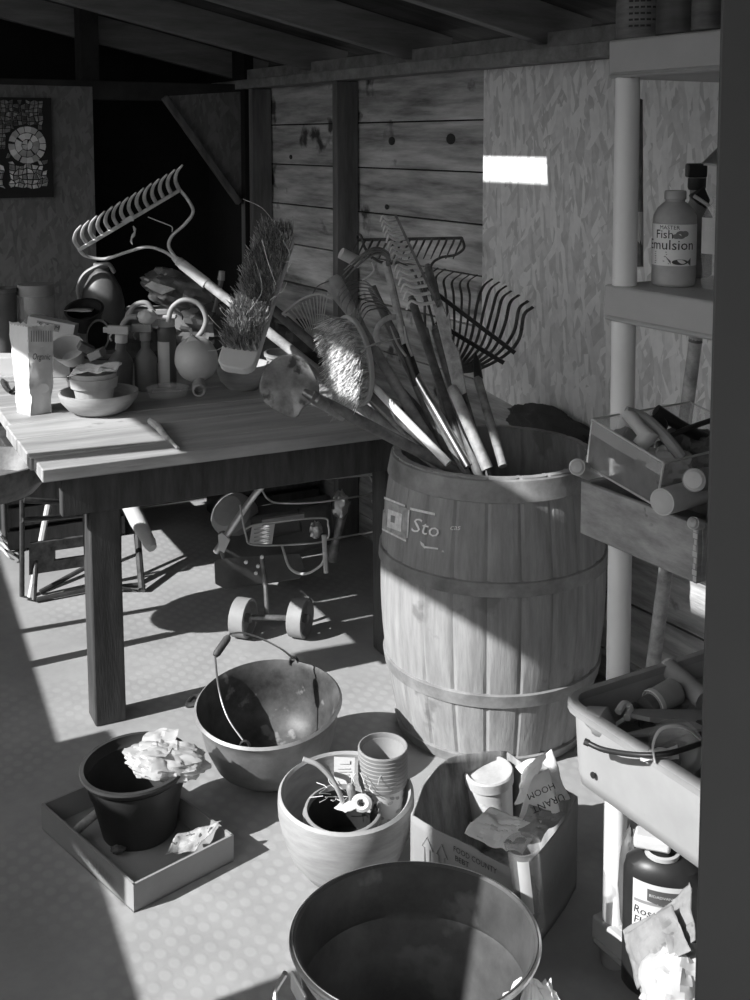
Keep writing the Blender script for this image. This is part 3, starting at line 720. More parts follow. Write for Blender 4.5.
# bulb-food bag
q = TP(35, 415); k = 1/pxm(q)
T = thing('paper_bag', 'tall crumpled printed paper bag standing at the left front of the table', 'bag', q+Vector((0,.03,0)))
m_bagf = mat('printed_bag_front', .50, .6, var=.12, scale=12, bump=.12, bscale=22); m_bagw = mat('white_bag_side', .80, .6, var=.08, scale=9, bump=.2, bscale=22)
zb_, ztp = zt, P(40, 327, q.y).z
def col(px0, px1, Y0, Y1, mt, nm, seed):
    mb = MB()
    def fn(u, v):
        xb = px0[0]*(1-u)+px0[1]*u; xt = px1[0]*(1-u)+px1[1]*u; Yy = Y0*(1-u)+Y1*u
        p = P(xb*(1-v)+xt*v, 412, Yy+v*.01); p.z = zb_*(1-v)+ztp*v
        bul = .012*sin(pi*v)*sin(pi*u); p.y -= bul
        p += Vector((nz(p, 22, seed), nz(p, 22, seed+1), 0))*.007 + Vector((0, nz(p, 55, seed), 0))*.004
        if v > .98: p.z += .004*sin(u*40)
        return p
    mb.grid(fn, 16, 26); return build(nm, mb, mt, T, smooth=20)
col((17, 31), (12, 30), q.y+.05, q.y-.01, m_bagw, 'side_panel', 1)
fr = col((31, 51), (30, 56), q.y-.01, q.y+.04, m_bagf, 'front_panel', 2)
col((51, 17), (56, 12), q.y+.04, q.y+.10, m_bagf, 'back_panel', 3)
def onbag(x, y, off=.004):
    p = P(x, y, q.y+.01+(x-31)*.0022); p.y -= .034; return p
mb = MB(); put_text(mb, 'Organic', 9, lambda x, y: onbag(44+x*.62, 355-y, .006), shear=.25); build('lettering', mb, m_ink, fr)
mb = MB()
for i in range(9): mb.slab([onbag(34+i*2.4, 329), onbag(35+i*2.4, 329), onbag(35+i*2.4, 340), onbag(34+i*2.4, 340)], (0, -1, 0), .0008)
build('crimped_top', mb, m_inkg, fr)
mb = MB()
for (x, y, rr) in ((38, 390, 5.5), (46, 386, 6), (42, 396, 5)): mb.add([onbag(x+rr*cos(a*pi/8), y+rr*.8*sin(a*pi/8)) for a in range(16)], [list(range(16))])
pp_ = build('printed_potatoes', mb, m_lgrey, fr)

# shallow clay bowl with two pots
bq = TPb(93, 418, .085); 
T = thing('shallow_bowl', 'shallow pale clay bowl with terracotta pots in it at the front of the table', 'bowl', bq)
mb = MB().lathe([(0, .004), (.075, 0), (.10, .012), (.128, .045), (.134, .066), (.134, .074), (.127, .074), (.12, .05), (.09, .02), (0, .014)], Matrix.Translation(bq), 44)
build('bowl', mb, m_clay, T)
def terra(loc, s, label, group, rx=0, ry=0, m=m_terra):
    T = thing('terracotta_pot', label, 'pot', loc, group); M = TR(loc, rx, ry, 0, s)
    mb = MB().lathe([(.012, .0), (.058, 0), (.072, .075), (.0685, .075), (.055, .01), (.012, .008)], M, 32); build('body', mb, m, T)
    mb = MB().lathe([(.071, .070), (.080, .070), (.084, .105), (.079, .106), (.074, .072)], M, 32); build('rim', mb, m, T); return T
G = 'terracotta pots stacked in the shallow bowl'
pl = bq+Vector((-.018, .012, .018))
terra(pl+Vector((0, 0, 0)), .98, 'outer terracotta pot of the pair nested in the shallow clay bowl', G)
terra(pl+Vector((0, .0, .022)), .92, 'inner terracotta pot of the pair nested in the shallow clay bowl', G)
mb = MB(); z_ = pl.z+.022+.105
crumple(mb, [pl+Vector((-.075, -.06, .122)), pl+Vector((.075, -.07, .13)), pl+Vector((.09, .05, .14)), pl+Vector((-.06, .06, .135))], 14, .014, 24, 2)
single('crumpled_paper', 'crumpled piece of pale paper lying on the terracotta pots', 'paper', mb, mat('bright_paper', .85, .8, var=.08), solid=.001, smooth=15)

# clear clamshell box
c = TP(166, 400); M = BASIS(c+Vector((0, .04, 0)), Vector((.97, .22, 0)), Vector((-.22, .97, 0)), Vector((0,0,1)))
T = thing('clear_box', 'small clear plastic clamshell tray lying at the front of the table', 'box', c+Vector((0,.04,0)))
mb = MB().lathe([(.004, .002), (.068, .002), (.074, .02), (.078, .038), (.071, .040), (.067, .022), (.06, .006), (.004, .006)], M, 40, sy=.62); build('tray', mb, m_clear, T)
mb = MB()
for i in range(16): mb.bar(M @ Vector((-.055+i*.0066, -.035, .03)), M @ Vector((-.048+i*.0066, .02, .03)), .0022, .004)
build('ribs', mb, m_paper, T)
mb = MB().lathe([(.076, .036), (.080, .040), (.074, .043), (.04, .052), (.0, .054)], M, 40, sy=.62); build('lid', mb, m_clear, T)

# wooden stick on the planks
a, b = F(151, 421, zt+.012), F(178, 448, zt+.012)
mb = MB().tube([a, a.lerp(b, .25)+Vector((0,0,.006)), a.lerp(b, .55), b], [.012, .013, .009, .005], 10)
single('wood_scrap', 'short broken stick lying across the front planks of the table', 'stick', mb, m_handle)

# spray bottles
def sprayer(px, py, r, h, label, m, mtrig, lean=0, cap=None, labelm=None):
    c = TPb(px, py, r); T = thing('spray_bottle', label, 'bottle', c, 'bottles on the table'); M = TR(c, 0, lean, 0)
    mb = MB().lathe(bottle_prof(r, h, .38, .62), M, 28); build('bottle', mb, m, T)
    mb = MB().lathe([(r*.42, h*.93), (r*.5, h*.94), (r*.5, h*1.08), (r*.3, h*1.1), (0, h*1.1)], M, 18); build('collar', mb, mtrig, T)
    if cap != 'plain':
        mb = MB().box((-.012, 0, h*1.17), (.075, .026, .030), M).box((-.055, 0, h*1.16), (.022, .018, .020), M); mb.tube(smoothpath([M @ Vector((-.03, 0, h*1.14)), M @ Vector((-.042, 0, h*1.03)), M @ Vector((-.035, 0, h*.95))], 4), .0055, 8, squash=.6); build('trigger', mb, mtrig, T, bevel=.004)
    if labelm:
        mb = MB().grid(lambda u, v: M @ Vector((cos(pi*(1.05+.8*u))*(r+.0015), sin(pi*(1.05+.8*u))*(r+.0015), h*(.06+.5*v))), 14, 2); build('label', mb, labelm, T)
    return T
sprayer(117, 395, .046, .20, 'grey spray bottle with a pale taped neck behind the shallow bowl', m_dgrey, m_lgrey, .05)
sprayer(144, 392, .042, .20, 'mid-grey round-shouldered spray bottle left of the white-labelled one', mat('mid_grey_bottle', .17, .5, var=.2, bump=.05), m_grey, 0)
# straight bottle with a white label and cream cap
c = TPb(166, 390, .034); T = thing('straight_bottle', 'straight-sided bottle with a tall white label and cream screw cap', 'bottle', c, 'bottles on the table'); M = Matrix.Translation(c)
h = .235
mb = MB().lathe([(0, 0), (.031, 0), (.034, .004), (.034, h*.82), (.036, h*.86), (.036, h*.94), (.030, h), (.0, h)], M, 28); build('bottle', mb, m_dgrey, T)
mb = MB().lathe([(.029, h), (.031, h+.004), (.031, h+.026), (.028, h+.03), (0, h+.03)], M, 24); build('cap', mb, m_cream, T)
mb = MB().grid(lambda u, v: M @ Vector((cos(pi*(1.12+.52*u))*.0352, sin(pi*(1.12+.52*u))*.0352, h*(.05+.72*v))), 14, 2); build('label', mb, m_paper, T)
mb = MB().box((.0, -.01, h+.038), (.08, .03, .014), M); build('spout_arm', mb, m_lgrey, T, bevel=.004)

# round pump sprayer body lying towards us, with its hooked wand
c = P(200, 366, 4.101)
T = thing('pump_sprayer', 'squat light pump sprayer lying on its side with a hooked tube handle', 'sprayer', Vector((c.x, c.y, zt)))
ax = (P(203, 387, 3.928)-P(193, 345, 4.177)).normalized(); x, y, d = frame(ax); M = BASIS(P(197, 362, 4.058), x, y, d)
mb = MB().lathe([(.02, -.10), (.05, -.095), (.072, -.06), (.078, -.02), (.072, .02), (.05, .05), (.028, .062), (0, .062)], M, 30); build('tank', mb, m_lgrey, T)
M2 = BASIS(P(199, 388, 3.928), x, y, (Vector((.1, -1, -.1))).normalized()); 
x2, y2, d2 = frame(Vector((.15, -1, -.1))); M2 = BASIS(P(199, 388, 3.971), x2, y2, d2)
mb = MB().lathe([(.016, -.06), (.023, -.055), (.023, .03), (.020, .034), (.016, .034), (.015, .0), (0, .0)], M2, 24); build('nozzle', mb, m_grey, T)
mb = MB().tube(smoothpath([P(168, 322, 4.123), P(172, 308, 4.123), P(184, 300, 4.123), P(199, 304, 4.123), P(206, 318, 4.123), P(203, 330, 4.123), P(194, 341, 4.123)], 6), .0095, 12); build('tube', mb, m_grey, T)
mb = MB().box((0, 0, 0), (.045, .02, .045), BASIS(P(193, 343, 4.058), Vector((.8, 0, -.6)), Vector((0, 1, 0)), Vector((.6, 0, .8)))); build('tube_clip', mb, m_paper, T, bevel=.003)
mb = MB().tube(smoothpath([P(128, 318, 4.231), P(134, 306, 4.231), P(146, 303, 4.231), P(154, 312, 4.231)], 6), .010, 12).tube(smoothpath([P(118, 350, 4.210), P(121, 330, 4.210), P(128, 318, 4.210), P(137, 317, 4.210)], 6), .011, 12); 
mb2 = mb
T = thing('bent_hose', 'fat bent grey hose arching behind the spray bottles', 'hose', P(130, 360, 4.231)); build('hose', mb2, m_grey, T)
mb = MB().tube(smoothpath([P(123, 332, 4.286), P(127, 312, 4.286), P(140, 306, 4.286), P(152, 309, 4.286), P(157, 318, 4.286)], 6), .002, 5); build('wire_loop', mb, m_lgrey, T)
lump(mb := MB(), P(147, 317, 4.188), .035, .03, .028, 4, .25, 12); build('hose_end', mb, m_lgrey, T)

# wide jar with a lid
c = TPb(37, 348, .09); c = Vector((P(37, 330, 4.720).x, 4.720, zt)); r = 20*4.35/FPX; zt_ = P(37, 284, 4.720).z-zt
T = thing('storage_jar', 'wide clear jar with a grey screw lid at the back left of the table', 'jar', c); M = Matrix.Translation(c)
mb = MB().lathe([(0, 0), (r*.9, 0), (r, .012), (r, zt_-.05), (r*.93, zt_-.04), (r*.9, zt_-.04), (r*.95, zt_-.06), (r*.95, .02), (0, .01)], M, 36); build('glass_body', mb, m_glass, T)
mb = MB().lathe([(r*.98, zt_-.045), (r*1.0, zt_-.04), (r*1.0, zt_-.012), (r*.94, zt_), (0, zt_)], M, 36); build('lid', mb, m_grey, T)
mb = MB().lathe([(0, .015), (r*.9, .015), (r*.9, zt_*.5), (r*.4, zt_*.62), (0, zt_*.5)], M, 24); build('contents', mb, m_lgrey, T)
# dark bucket at the very left
c = Vector((P(4, 330, 4.665).x, 4.665, zt))
T = thing('dark_pail', 'dark straight-sided pail cut off by the left edge behind the jar', 'bucket', c); zz = P(4, 288, 4.665).z-zt
mb = MB().lathe([(0, 0), (.05, 0), (.055, zz), (.051, zz), (.046, .01), (0, .008)], Matrix.Translation(c), 28); build('body', mb, m_dgrey, T)
mb = MB().lathe([(.0555, zz-.016), (.059, zz-.012), (.059, zz), (.055, zz+.001)], Matrix.Translation(c), 28); build('rim', mb, m_dgrey, T)
# boxes/blocks supporting pale edge at left
c = Vector((P(8, 370, 4.448).x, 4.448, zt)); mb = MB().box(c+Vector((-.02, 0, .045)), (.16, .10, .09)); single('white_carton', 'low white carton at the left edge behind the paper bag', 'box', mb, m_paper, bevel=.003)
mb = MB().box(c+Vector((-.02, -.07, .012)), (.18, .03, .022)); single('wooden_batten', 'flat pale batten lying in front of the white carton', 'wood', mb, m_handle, bevel=.002)

# seed box (printed carton) leaning
c = P(50, 325, 4.394)
T = thing('printed_carton', 'grey printed carton tilted on its side behind the paper bag', 'box', Vector((c.x, c.y, zt)))
a, b = P(27, 311, 4.394), P(79, 321, 4.394); x = (b-a).normalized(); M = BASIS(P(52, 330, 4.427), x, Vector((0, 1, 0)), x.cross(Vector((0, 1, 0))))
mb = MB().box((0, 0, 0), (.185, .06, .085), M); bx_ = build('carton', mb, m_lgrey, T, bevel=.002)
mb = MB().box((-.01, -.031, .018), (.09, .001, .03), M); build('printed_panel', mb, m_grey, T)
mb = MB(); put_text(mb, 'EASOM', .026, lambda X, Y: M @ Vector((X-.008, -.0322, Y+.018)), shear=.2); build('lettering', mb, m_ink, T)
# support block below it so that it rests on something
mb = MB().box(Vector((c.x-.01, 4.481, zt+.055)), (.14, .07, .11)); single('cardboard_box', 'plain cardboard box under the tilted printed carton', 'box', mb, m_cardd, bevel=.003)

# open tilted bowl / black scoops
M = BASIS(P(66, 348, 4.286), *frame(Vector((-.1, -.75, .65)))); c = P(66, 348, 4.286)
T = thing('tilted_pot', 'light plastic bowl tipped towards the viewer behind the paper bag', 'pot', Vector((c.x, c.y, zt)))
mb = MB().lathe([(0, -.085), (.035, -.085), (.055, .0), (.058, .004), (.051, .004), (.032, -.078), (0, -.078)], M, 30, sx=1.25); build('bowl', mb, m_lgrey, T)
mb = MB().box((.075, 0, -.005), (.03, .02, .008), M); build('lip', mb, m_lgrey, T, bevel=.002)
def tub(px, py, Y, r, dirv, m, nm, label, depth=.09, sx=1.0, rim=True):
    c = P(px, py, Y); M = BASIS(c, *frame(Vector(dirv))); T = thing(nm, label, 'pot', Vector((c.x, c.y, zt)))
    mb = MB().lathe([(0, -depth), (r*.75, -depth), (r*.95, -.01), (r*.9, -.01), (r*.68, -depth+.005), (0, -depth+.006)], M, 30, sx=sx); build('body', mb, m, T)
    mb = MB().lathe([(r*.93, -.014), (r*1.04, -.012), (r*1.04, 0), (r*.9, .001), (r*.9, -.01)], M, 30, sx=sx); build('rim', mb, m, T); return T
tub(84, 309, 4.503, .075, (0, -.45, .9), m_black, 'black_tub', 'open black plastic tub with a pale inside liner beside the jar', .08)
mb = MB(); crumple(mb, [P(64, 311, 4.481), P(92, 312, 4.481), P(94, 309, 4.557), P(66, 308, 4.557)], 6, .004, 20, 3); single('folded_card', 'pale card strip lying in the open black tub', 'card', mb, m_paper, solid=.001)
tub(98, 336, 4.340, .062, (-.55, -.8, .2), m_black, 'nursery_pot', 'black nursery pot lying on its side with its dark mouth showing', .09)
tub(78, 378, 4.253, .04, (.2, -.2, .95), m_dgrey, 'dark_cup', 'small dark cup tucked between the paper bag and shallow bowl', .06)
for i, (x, y, Y, a_, lab, mm) in enumerate(((86, 348, 4.231, .5, 'small dark wood block propped in front of the fallen nursery pot', 'm_handle_d'), (97, 354, 4.210, -.4, 'small light block lying behind the terracotta pots', 'm_grey'))):
    c = P(x, y, Y); mb = MB().box((0, 0, 0), (.06, .04, .03), TR(c, .2, a_, a_)); single('wood_block', lab, 'block', mb, globals()[mm], bevel=.003)
c = P(8, 356, 4.340)
T = thing('coiled_cable', 'dark cable loops lying left of the paper bag', 'cable', TP(12, 390)); mb = MB().tube(smoothpath([F(6, 372, zt+.01), F(2, 382, zt+.01), F(10, 392, zt+.01), F(18, 384, zt+.01)], 5), .006, 8); build('cable', mb, m_black, T)

# big jug with a handle
c = Vector((P(103, 330, 4.883).x, 4.883, zt)); zj = P(103, 268, 4.883).z-zt
T = thing('watering_jug', 'big dark jug with a looped top handle at the back of the table', 'jug', c); M = Matrix.Translation(c)
mb = MB().lathe([(0, 0), (.085, 0), (.095, .01), (.095, zj*.62), (.08, zj*.78), (.05, zj*.92), (.03, zj*.97), (.03, zj), (0, zj)], M, 30, sy=.8); build('body', mb, m_dgrey, T)
mb = MB().tube(smoothpath([P(80, 300, 4.828), P(78, 288, 4.828), P(84, 275, 4.828), (P(96, 267, 4.828)), P(108, 264, 4.828), P(114, 272, 4.850)], 6), .013, 12, squash=.7); build('handle', mb, m_grey, T)
mb = MB().lathe([(.0, zj), (.024, zj), (.034, zj+.01), (.034, zj+.022), (0, zj+.022)], M, 20); build('cap', mb, m_grey, T)
# behind: grey block box and slumped foil bag
c = P(148, 305, 4.937); mb = MB().box(Vector((c.x+.02, 4.991, zt+.10)), (.26, .12, .20)); o = single('grey_carton', 'plain grey carton under the slumped foil bag at the back', 'box', mb, m_grey, bevel=.004)
mb = MB(); lump(mb, P(182, 292, 4.883), .17, .12, .075, 9, .3, 26, Matrix.Rotation(.35, 4, 'Y'), 2.2)
T = thing('foil_bag', 'slumped shiny foil bag with a torn bright corner at the back of the table', 'bag', P(180, 300, 4.883)); build('bag', mb, mat('foil_bag_grey', .20, .3, metal=.3, var=.6, scale=9, bump=.5, bscale=12), T, smooth=25)
mb = MB(); crumple(mb, [P(144, 286, 4.731), P(152, 281, 4.731), P(176, 289, 4.709), P(162, 295, 4.709)], 10, .01, 30, 3); build('torn_corner', mb, m_paper, T, solid=.001, smooth=15)
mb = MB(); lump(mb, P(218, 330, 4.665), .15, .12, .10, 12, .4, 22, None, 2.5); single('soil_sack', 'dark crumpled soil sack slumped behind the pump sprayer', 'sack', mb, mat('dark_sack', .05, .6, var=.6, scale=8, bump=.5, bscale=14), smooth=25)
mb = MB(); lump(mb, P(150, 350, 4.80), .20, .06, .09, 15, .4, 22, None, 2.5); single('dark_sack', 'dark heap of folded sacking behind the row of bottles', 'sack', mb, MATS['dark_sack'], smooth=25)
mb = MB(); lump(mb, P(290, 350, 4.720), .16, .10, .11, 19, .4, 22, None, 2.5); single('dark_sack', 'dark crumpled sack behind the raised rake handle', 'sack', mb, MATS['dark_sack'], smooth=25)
T = thing('dark_peg', 'short dark tool stub standing up left of the push broom', 'tool', P(214, 330, 4.448)); mb = MB().tube([P(214, 312, 4.448), P(219, 292, 4.448), P(222, 274, 4.448)], [.008, .009, .012], 10); build('shaft', mb, m_dgrey, T); mb = MB().tube([P(221, 280, 4.448), P(222, 271, 4.448)], [.015, .012], 12); build('tip', mb, m_grey, T)
# pale bowl below the push broom
c = TPb(241, 392, .07)
T = thing('round_bowl', 'pale rounded bowl half hidden under the push broom head', 'bowl', c)
mb = MB().lathe([(0, 0), (.055, 0), (.085, .03), (.098, .07), (.10, .095), (.094, .095), (.09, .07), (.075, .035), (.05, .012), (0, .01)], Matrix.Translation(c), 36); build('bowl', mb, m_clay, T)
c = TPb(281, 388, .05); tub(280, 352, c.y+.1, .06, (0, -.1, 1), m_clay, 'small_pot', 'small pale pot behind the blade of the round spade', .07)

# mosaic hung on the back wall
a, b = PB(-8, 98, BW-.02), PB(51, 98, BW-.02); c_ = PB(51, 197, BW-.02)
d0, d1 = a.dot(NA), b.dot(NA); z0, z1_ = c_.z, b.z
T = thing('mosaic_panel', 'framed mosaic of broken tile pieces hanging on the back wall', 'picture', S(d1, BW-.02, z0)); 
def mz(d, s, z): return S(d, s, z)
MM = BASIS(S(0, 0, 0), NA, AA, Vector((0,0,1)))
mb = MB().box(((d0+d1)/2, BW-.012, (z0+z1_)/2), (d1-d0, .018, z1_-z0), MM); build('backing_board', mb, m_black, T)
rnd = random.Random(3)
def tiles(mb, test, step, jit=.3, shrink=.80):
    nx = int((d1-d0)/step)+1; nzz = int((z1_-z0)/step)+1; G = {}
    for i in range(-1, nx+2):
        for j in range(-1, nzz+2): G[i, j] = (d0+i*step+rnd.uniform(-jit, jit)*step, z0+j*step+rnd.uniform(-jit, jit)*step)
    for i in range(-1, nx+1):
        for j in range(-1, nzz+1):
            q4 = [G[i, j], G[i+1, j], G[i+1, j+1], G[i, j+1]]; cx_ = sum(p[0] for p in q4)/4; cz_ = sum(p[1] for p in q4)/4
            if not test(cx_, cz_): continue
            q4 = [(cx_+(p[0]-cx_)*shrink, cz_+(p[1]-cz_)*shrink) for p in q4]
            vs = [(p[0], BW-.021, p[1]) for p in q4]+[(cx_+(p[0]-cx_)*.9, BW-.026, cz_+(p[1]-cz_)*.9) for p in q4]
            mb.add(vs, [(0,1,5,4),(1,2,6,5),(2,3,7,6),(3,0,4,7),(4,5,6,7)], MM)
dc = PB(27, 145, BW-.02); cd, cz = dc.dot(NA), dc.z; rr = .095
inb = lambda x, z: d0+.01 < x < d1-.012 and z0+.012 < z < z1_-.012
dist = lambda x, z: sqrt((x-cd)**2+(z-cz)**2)
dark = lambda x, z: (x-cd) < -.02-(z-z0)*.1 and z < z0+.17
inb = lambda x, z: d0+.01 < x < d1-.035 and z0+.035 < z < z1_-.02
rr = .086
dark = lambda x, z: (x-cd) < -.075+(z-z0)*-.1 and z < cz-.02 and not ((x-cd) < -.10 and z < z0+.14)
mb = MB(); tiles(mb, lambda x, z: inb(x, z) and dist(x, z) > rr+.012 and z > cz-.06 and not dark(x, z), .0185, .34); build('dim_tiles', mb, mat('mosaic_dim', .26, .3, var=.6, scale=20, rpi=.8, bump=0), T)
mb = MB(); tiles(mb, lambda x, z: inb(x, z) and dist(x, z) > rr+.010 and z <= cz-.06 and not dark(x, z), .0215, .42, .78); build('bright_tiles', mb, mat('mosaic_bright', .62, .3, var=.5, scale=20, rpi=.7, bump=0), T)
mb = MB()
rings = [(0, .026, 4), (.026, .056, 9), (.056, rr, 15)]
for r0, r1, n in rings:
    off = rnd.uniform(0, 1)
    for k in range(n):
        a0 = 2*pi*(k+off+rnd.uniform(-.15, .15))/n; a1 = a0+2*pi/n*rnd.uniform(.82, .95); q = []
        for a, r_ in ((a0, r0+.002), (a0, r1-.002), ((a0+a1)/2, r1-.001), (a1, r1-.002), (a1, r0+.002)): q.append((cd+r_*cos(a), cz+r_*sin(a)))
        m_ = len(q); mb.add([(x_, BW-.021, z_) for x_, z_ in q]+[(x_, BW-.027, z_) for x_, z_ in q], [(i_, (i_+1) % m_, m_+(i_+1) % m_, m_+i_) for i_ in range(m_)]+[list(range(m_, 2*m_))], MM)
build('round_medallion', mb, mat('mosaic_mid', .72, .3, var=.3, rpi=.4, bump=0), T)

# ================================================================ under and beside the table
# old chair seat at the left edge
c = F(8, 505, .45); 
T = thing('old_chair', 'old wooden chair with a curved seat cut off by the left edge', 'chair', Vector((c.x, c.y, 0)))
sc_ = P(-26, 492, 3.75); x, y = e1, e2
mb = MB(); poly = [(.24*cos(t)*(1 if abs(cos(t)) < .95 else .98), .20*sin(t)) for t in [2*pi*i/28 for i in range(28)]]
M = BASIS(Vector((sc_.x, sc_.y, sc_.z-.02)), e1, e2, Vector((0,0,1)))
mb.lathe([(0, 0), (.12, .0), (.20, .012), (.245, .06), (.25, .12), (.235, .12), (.19, .05), (0, .035)], M, 40, sy=.8); build('seat', mb, mat('scuffed_seat', .13, .5, var=.6, scale=14, bump=.2), T)
for i, (u, v) in enumerate(((-.16, -.12), (-.02, -.12), (-.02, .12), (-.16, .12))):
    q = M @ Vector((u, v, .005)); g = Vector((q.x+e1.x*u*.4, q.y+v*.3, 0)); mb = MB().tube([q, g], [.018, .014], 10); build('leg', mb, m_wood_dark, T)
# folding step stool
F0 = F(22, 598, 0)
T = thing('folding_stool', 'folding metal stool with a slotted rusty tread standing behind the table leg', 'stool', F0)
m_stl = mat('stool_dark_metal', .07, .5, metal=.4, var=.5, scale=20, bump=.15)
Y = F(28, 598, 0).y
def sq(pts, r, nm, m=m_stl): build(nm, MB().tube([Vector(p) for p in pts], r, 8), m, T)
sq([P(22, 500, Y+.02), F(22, 596, .02), F(34, 600, .012), P(36, 560, Y+.02)], .010, 'leg')
sq([F(36, 600, .012), F(88, 590, .012), F(140, 584, .012)], .008, 'foot_bar')
sq([P(118, 500, Y+.35), F(118, 588, .02), F(142, 590, .012), P(136, 520, Y+.35)], .014, 'leg')
sq([P(48, 506, Y+.3), P(30, 600, Y+.0)], .013, 'brace', m_lgrey)
sq([F(40, 592, .012), P(90, 565, Y+.15)], .010, 'brace')
sq([P(22, 520, Y), P(120, 512, Y+.35)], .010, 'rail')
sq([P(24, 500, Y), P(58, 502, Y+.05), P(120, 498, Y+.35)], .012, 'rail')
pts = [P(29, 544, Y), P(88, 536, Y+.1), P(88, 566, Y+.1), P(29, 575, Y)]
mb = MB(); a, b, c_, d_ = pts
def seg(u0, u1, v0, v1):
    f = lambda u, v: (a*(1-u)+b*u)*(1-v)+(d_*(1-u)+c_*u)*v
    mb.slab([f(u0, v0), f(u1, v0), f(u1, v1), f(u0, v1)], (0, 1, 0), .02)
seg(0, 1, 0, .33); seg(0, 1, .66, 1); seg(0, .42, .33, .66); build('tread', mb, m_rust, T)
# leaning paper roll
a, b = P(128, 502, 4.3), P(151, 546, 4.15); T = thing('paper_roll', 'white paper roll hanging down behind the front table leg', 'roll', b)
mb = MB().tube([a, a.lerp(b, .45), b], [.030, .032, .022], 16); build('roll', mb, m_paper, T)
mb = MB().tube([b-(b-a).normalized()*.02, b+(b-a).normalized()*.012], [.026, .018], 14); build('crumpled_end', mb, m_lgrey, T)
# claw on the floor at the left edge
T = thing('floor_claw', 'light-tined hand claw lying on the floor at the left edge', 'hand tool', F(4, 548, .01))
for dy in (0, 6, 12): build('tine', tines_mb([[F(-10, 530+dy, .04), F(2, 537+dy, .05), F(9, 545+dy, .03), F(14, 548+dy, .01)]], .006, .5), m_lgrey, T)

# ---- small garden tiller
YT = 4.15
T = thing('garden_tiller', 'small motor tiller with two wheels and looped handlebars under the table', 'tiller', F(270, 630, 0))
m_til = mat('tiller_paint', .10, .4, var=.35, bump=.1, metal=.2)
Yw = F(242, 636, 0).y
def wheel(px, py, tilt):
    c = P(px, py, Yw); c.z = .068; M = BASIS(c, *frame(Vector((1, tilt, 0))))
    mb = MB().lathe([(.066, -.028), (.069, -.026), (.069, .026), (.066, .028), (.060, .028), (.060, .004), (.02, .003), (.02, -.003), (.060, -.004), (.060, -.028), (.066, -.028)], M, 30); w_ = build('wheel', mb, mat('wheel_grey', .28, .6, var=.2), T)
    mb = MB().lathe([(.0, -.03), (.016, -.03), (.016, .03), (0, .03)], M, 14); build('hub', mb, m_steel, w_)
    return c
w1 = wheel(243, 618, -.32); w2 = wheel(300, 611, -.32)
build('axle', MB().tube([w1, w2], .010, 10), m_dsteel, T)
build('motor_plate', MB().slab([P(214, 560, YT-.1), P(236, 557, YT-.1), P(300, 553, YT), P(305, 568, YT), P(300, 578, YT), P(226, 589, YT-.1), P(215, 583, YT-.1)], (0, .6, -.5), .012), m_til, T, bevel=.003)
mb = MB().slab([P(217, 533, YT+.08), P(240, 520, YT+.08), P(330, 505, YT+.2), P(334, 545, YT+.2), P(250, 570, YT+.08), P(220, 562, YT+.08)], (0, 1, 0), .16); build('engine_housing', mb, m_til, T, bevel=.02)
build('recoil_cover', MB().lathe([(0, .05), (.06, .045), (.085, .02), (.09, -.04), (0, -.04)], BASIS(P(233, 515, YT+.15), *frame(Vector((-.3, -.6, .5)))), 26), m_grey, T)
build('fuel_tank', MB().tube([P(255, 528, YT+.15), P(300, 520, YT+.15)], .045, 18), m_dgrey, T)
mb = MB().slab([P(252, 526, YT-.03), P(275, 523, YT-.03), P(272, 544, YT-.03), P(249, 544, YT-.03)], (0, 1, 0), .003); st = build('sticker', mb, m_paper, T)
mb = MB()
for i in range(4): mb.slab([P(254, 529+i*4, YT-.036), P(270, 527+i*4, YT-.036), P(270, 528+i*4, YT-.036), P(254, 530+i*4, YT-.036)], (0, 1, 0), .001)
build('sticker_print', mb, m_inkg, st)
build('handle_bar', MB().tube(smoothpath([P(216, 552, YT-.12), P(240, 515, YT-.15), P(262, 486, YT-.2), P(272, 480, YT-.2), P(320, 477, YT-.1), P(368, 473, YT), P(383, 473, YT)], 6), .012, 12), mat('tiller_bar', .60, .3, metal=.6, var=.3, bump=0), T)
mb = MB().tube(smoothpath([P(262, 490, YT-.2), P(268, 499, YT-.2), P(280, 503, YT-.2), P(320, 502, YT-.15), P(368, 494, YT-.1), P(374, 486, YT-.1), P(366, 470, YT-.1)], 6), .0035, 7); build('wire_guard', mb, m_steel, T)
mb = MB().tube(smoothpath([P(240, 505, YT-.18), P(246, 535, YT-.18), P(254, 545, YT-.18), P(300, 544, YT-.15), P(326, 540, YT-.12), P(328, 525, YT-.12), P(320, 518, YT-.12), P(260, 524, YT-.16), P(244, 530, YT-.18)], 6), .0035, 7); build('wire_guard', mb, m_steel, T)
mb = MB().tube(smoothpath([P(326, 540, YT-.1), P(360, 534, YT), P(376, 530, YT), P(378, 520, YT), P(372, 500, YT)], 6), .0035, 7); build('wire_guard', mb, m_steel, T)
mb = MB().slab([P(262, 520, YT-.14), P(304, 514, YT-.12), P(304, 519, YT-.12), P(262, 526, YT-.14)], (0, 1, 0), .02); build('crossbar', mb, m_grey, T)
mb = MB().tube([P(324, 535, YT-.2), P(326, 573, YT-.22)], .009, 10); build('grip', mb, m_lgrey, T)
mb = MB().tube(smoothpath([P(282, 546, YT-.1), P(290, 568, YT-.15), P(305, 574, YT-.18), P(320, 566, YT-.2), P(325, 558, YT-.2)], 6), .005, 8); build('cable', mb, m_lgrey, T)
mb = MB().tube([P(262, 478+80, YT-.14), P(266, 590, YT-.18), P(267, 617, YT-.2)], .009, 10); build('drag_stake', mb, m_dsteel, T)
mb = MB(); lump(mb, P(316, 530, YT-.08), .022, .02, .03, 2, .4, 10, None, 3); lump(mb, P(340, 505, YT), .03, .03, .05, 5, .4, 10, None, 3); build('throttle_fittings', mb, m_steel, T)
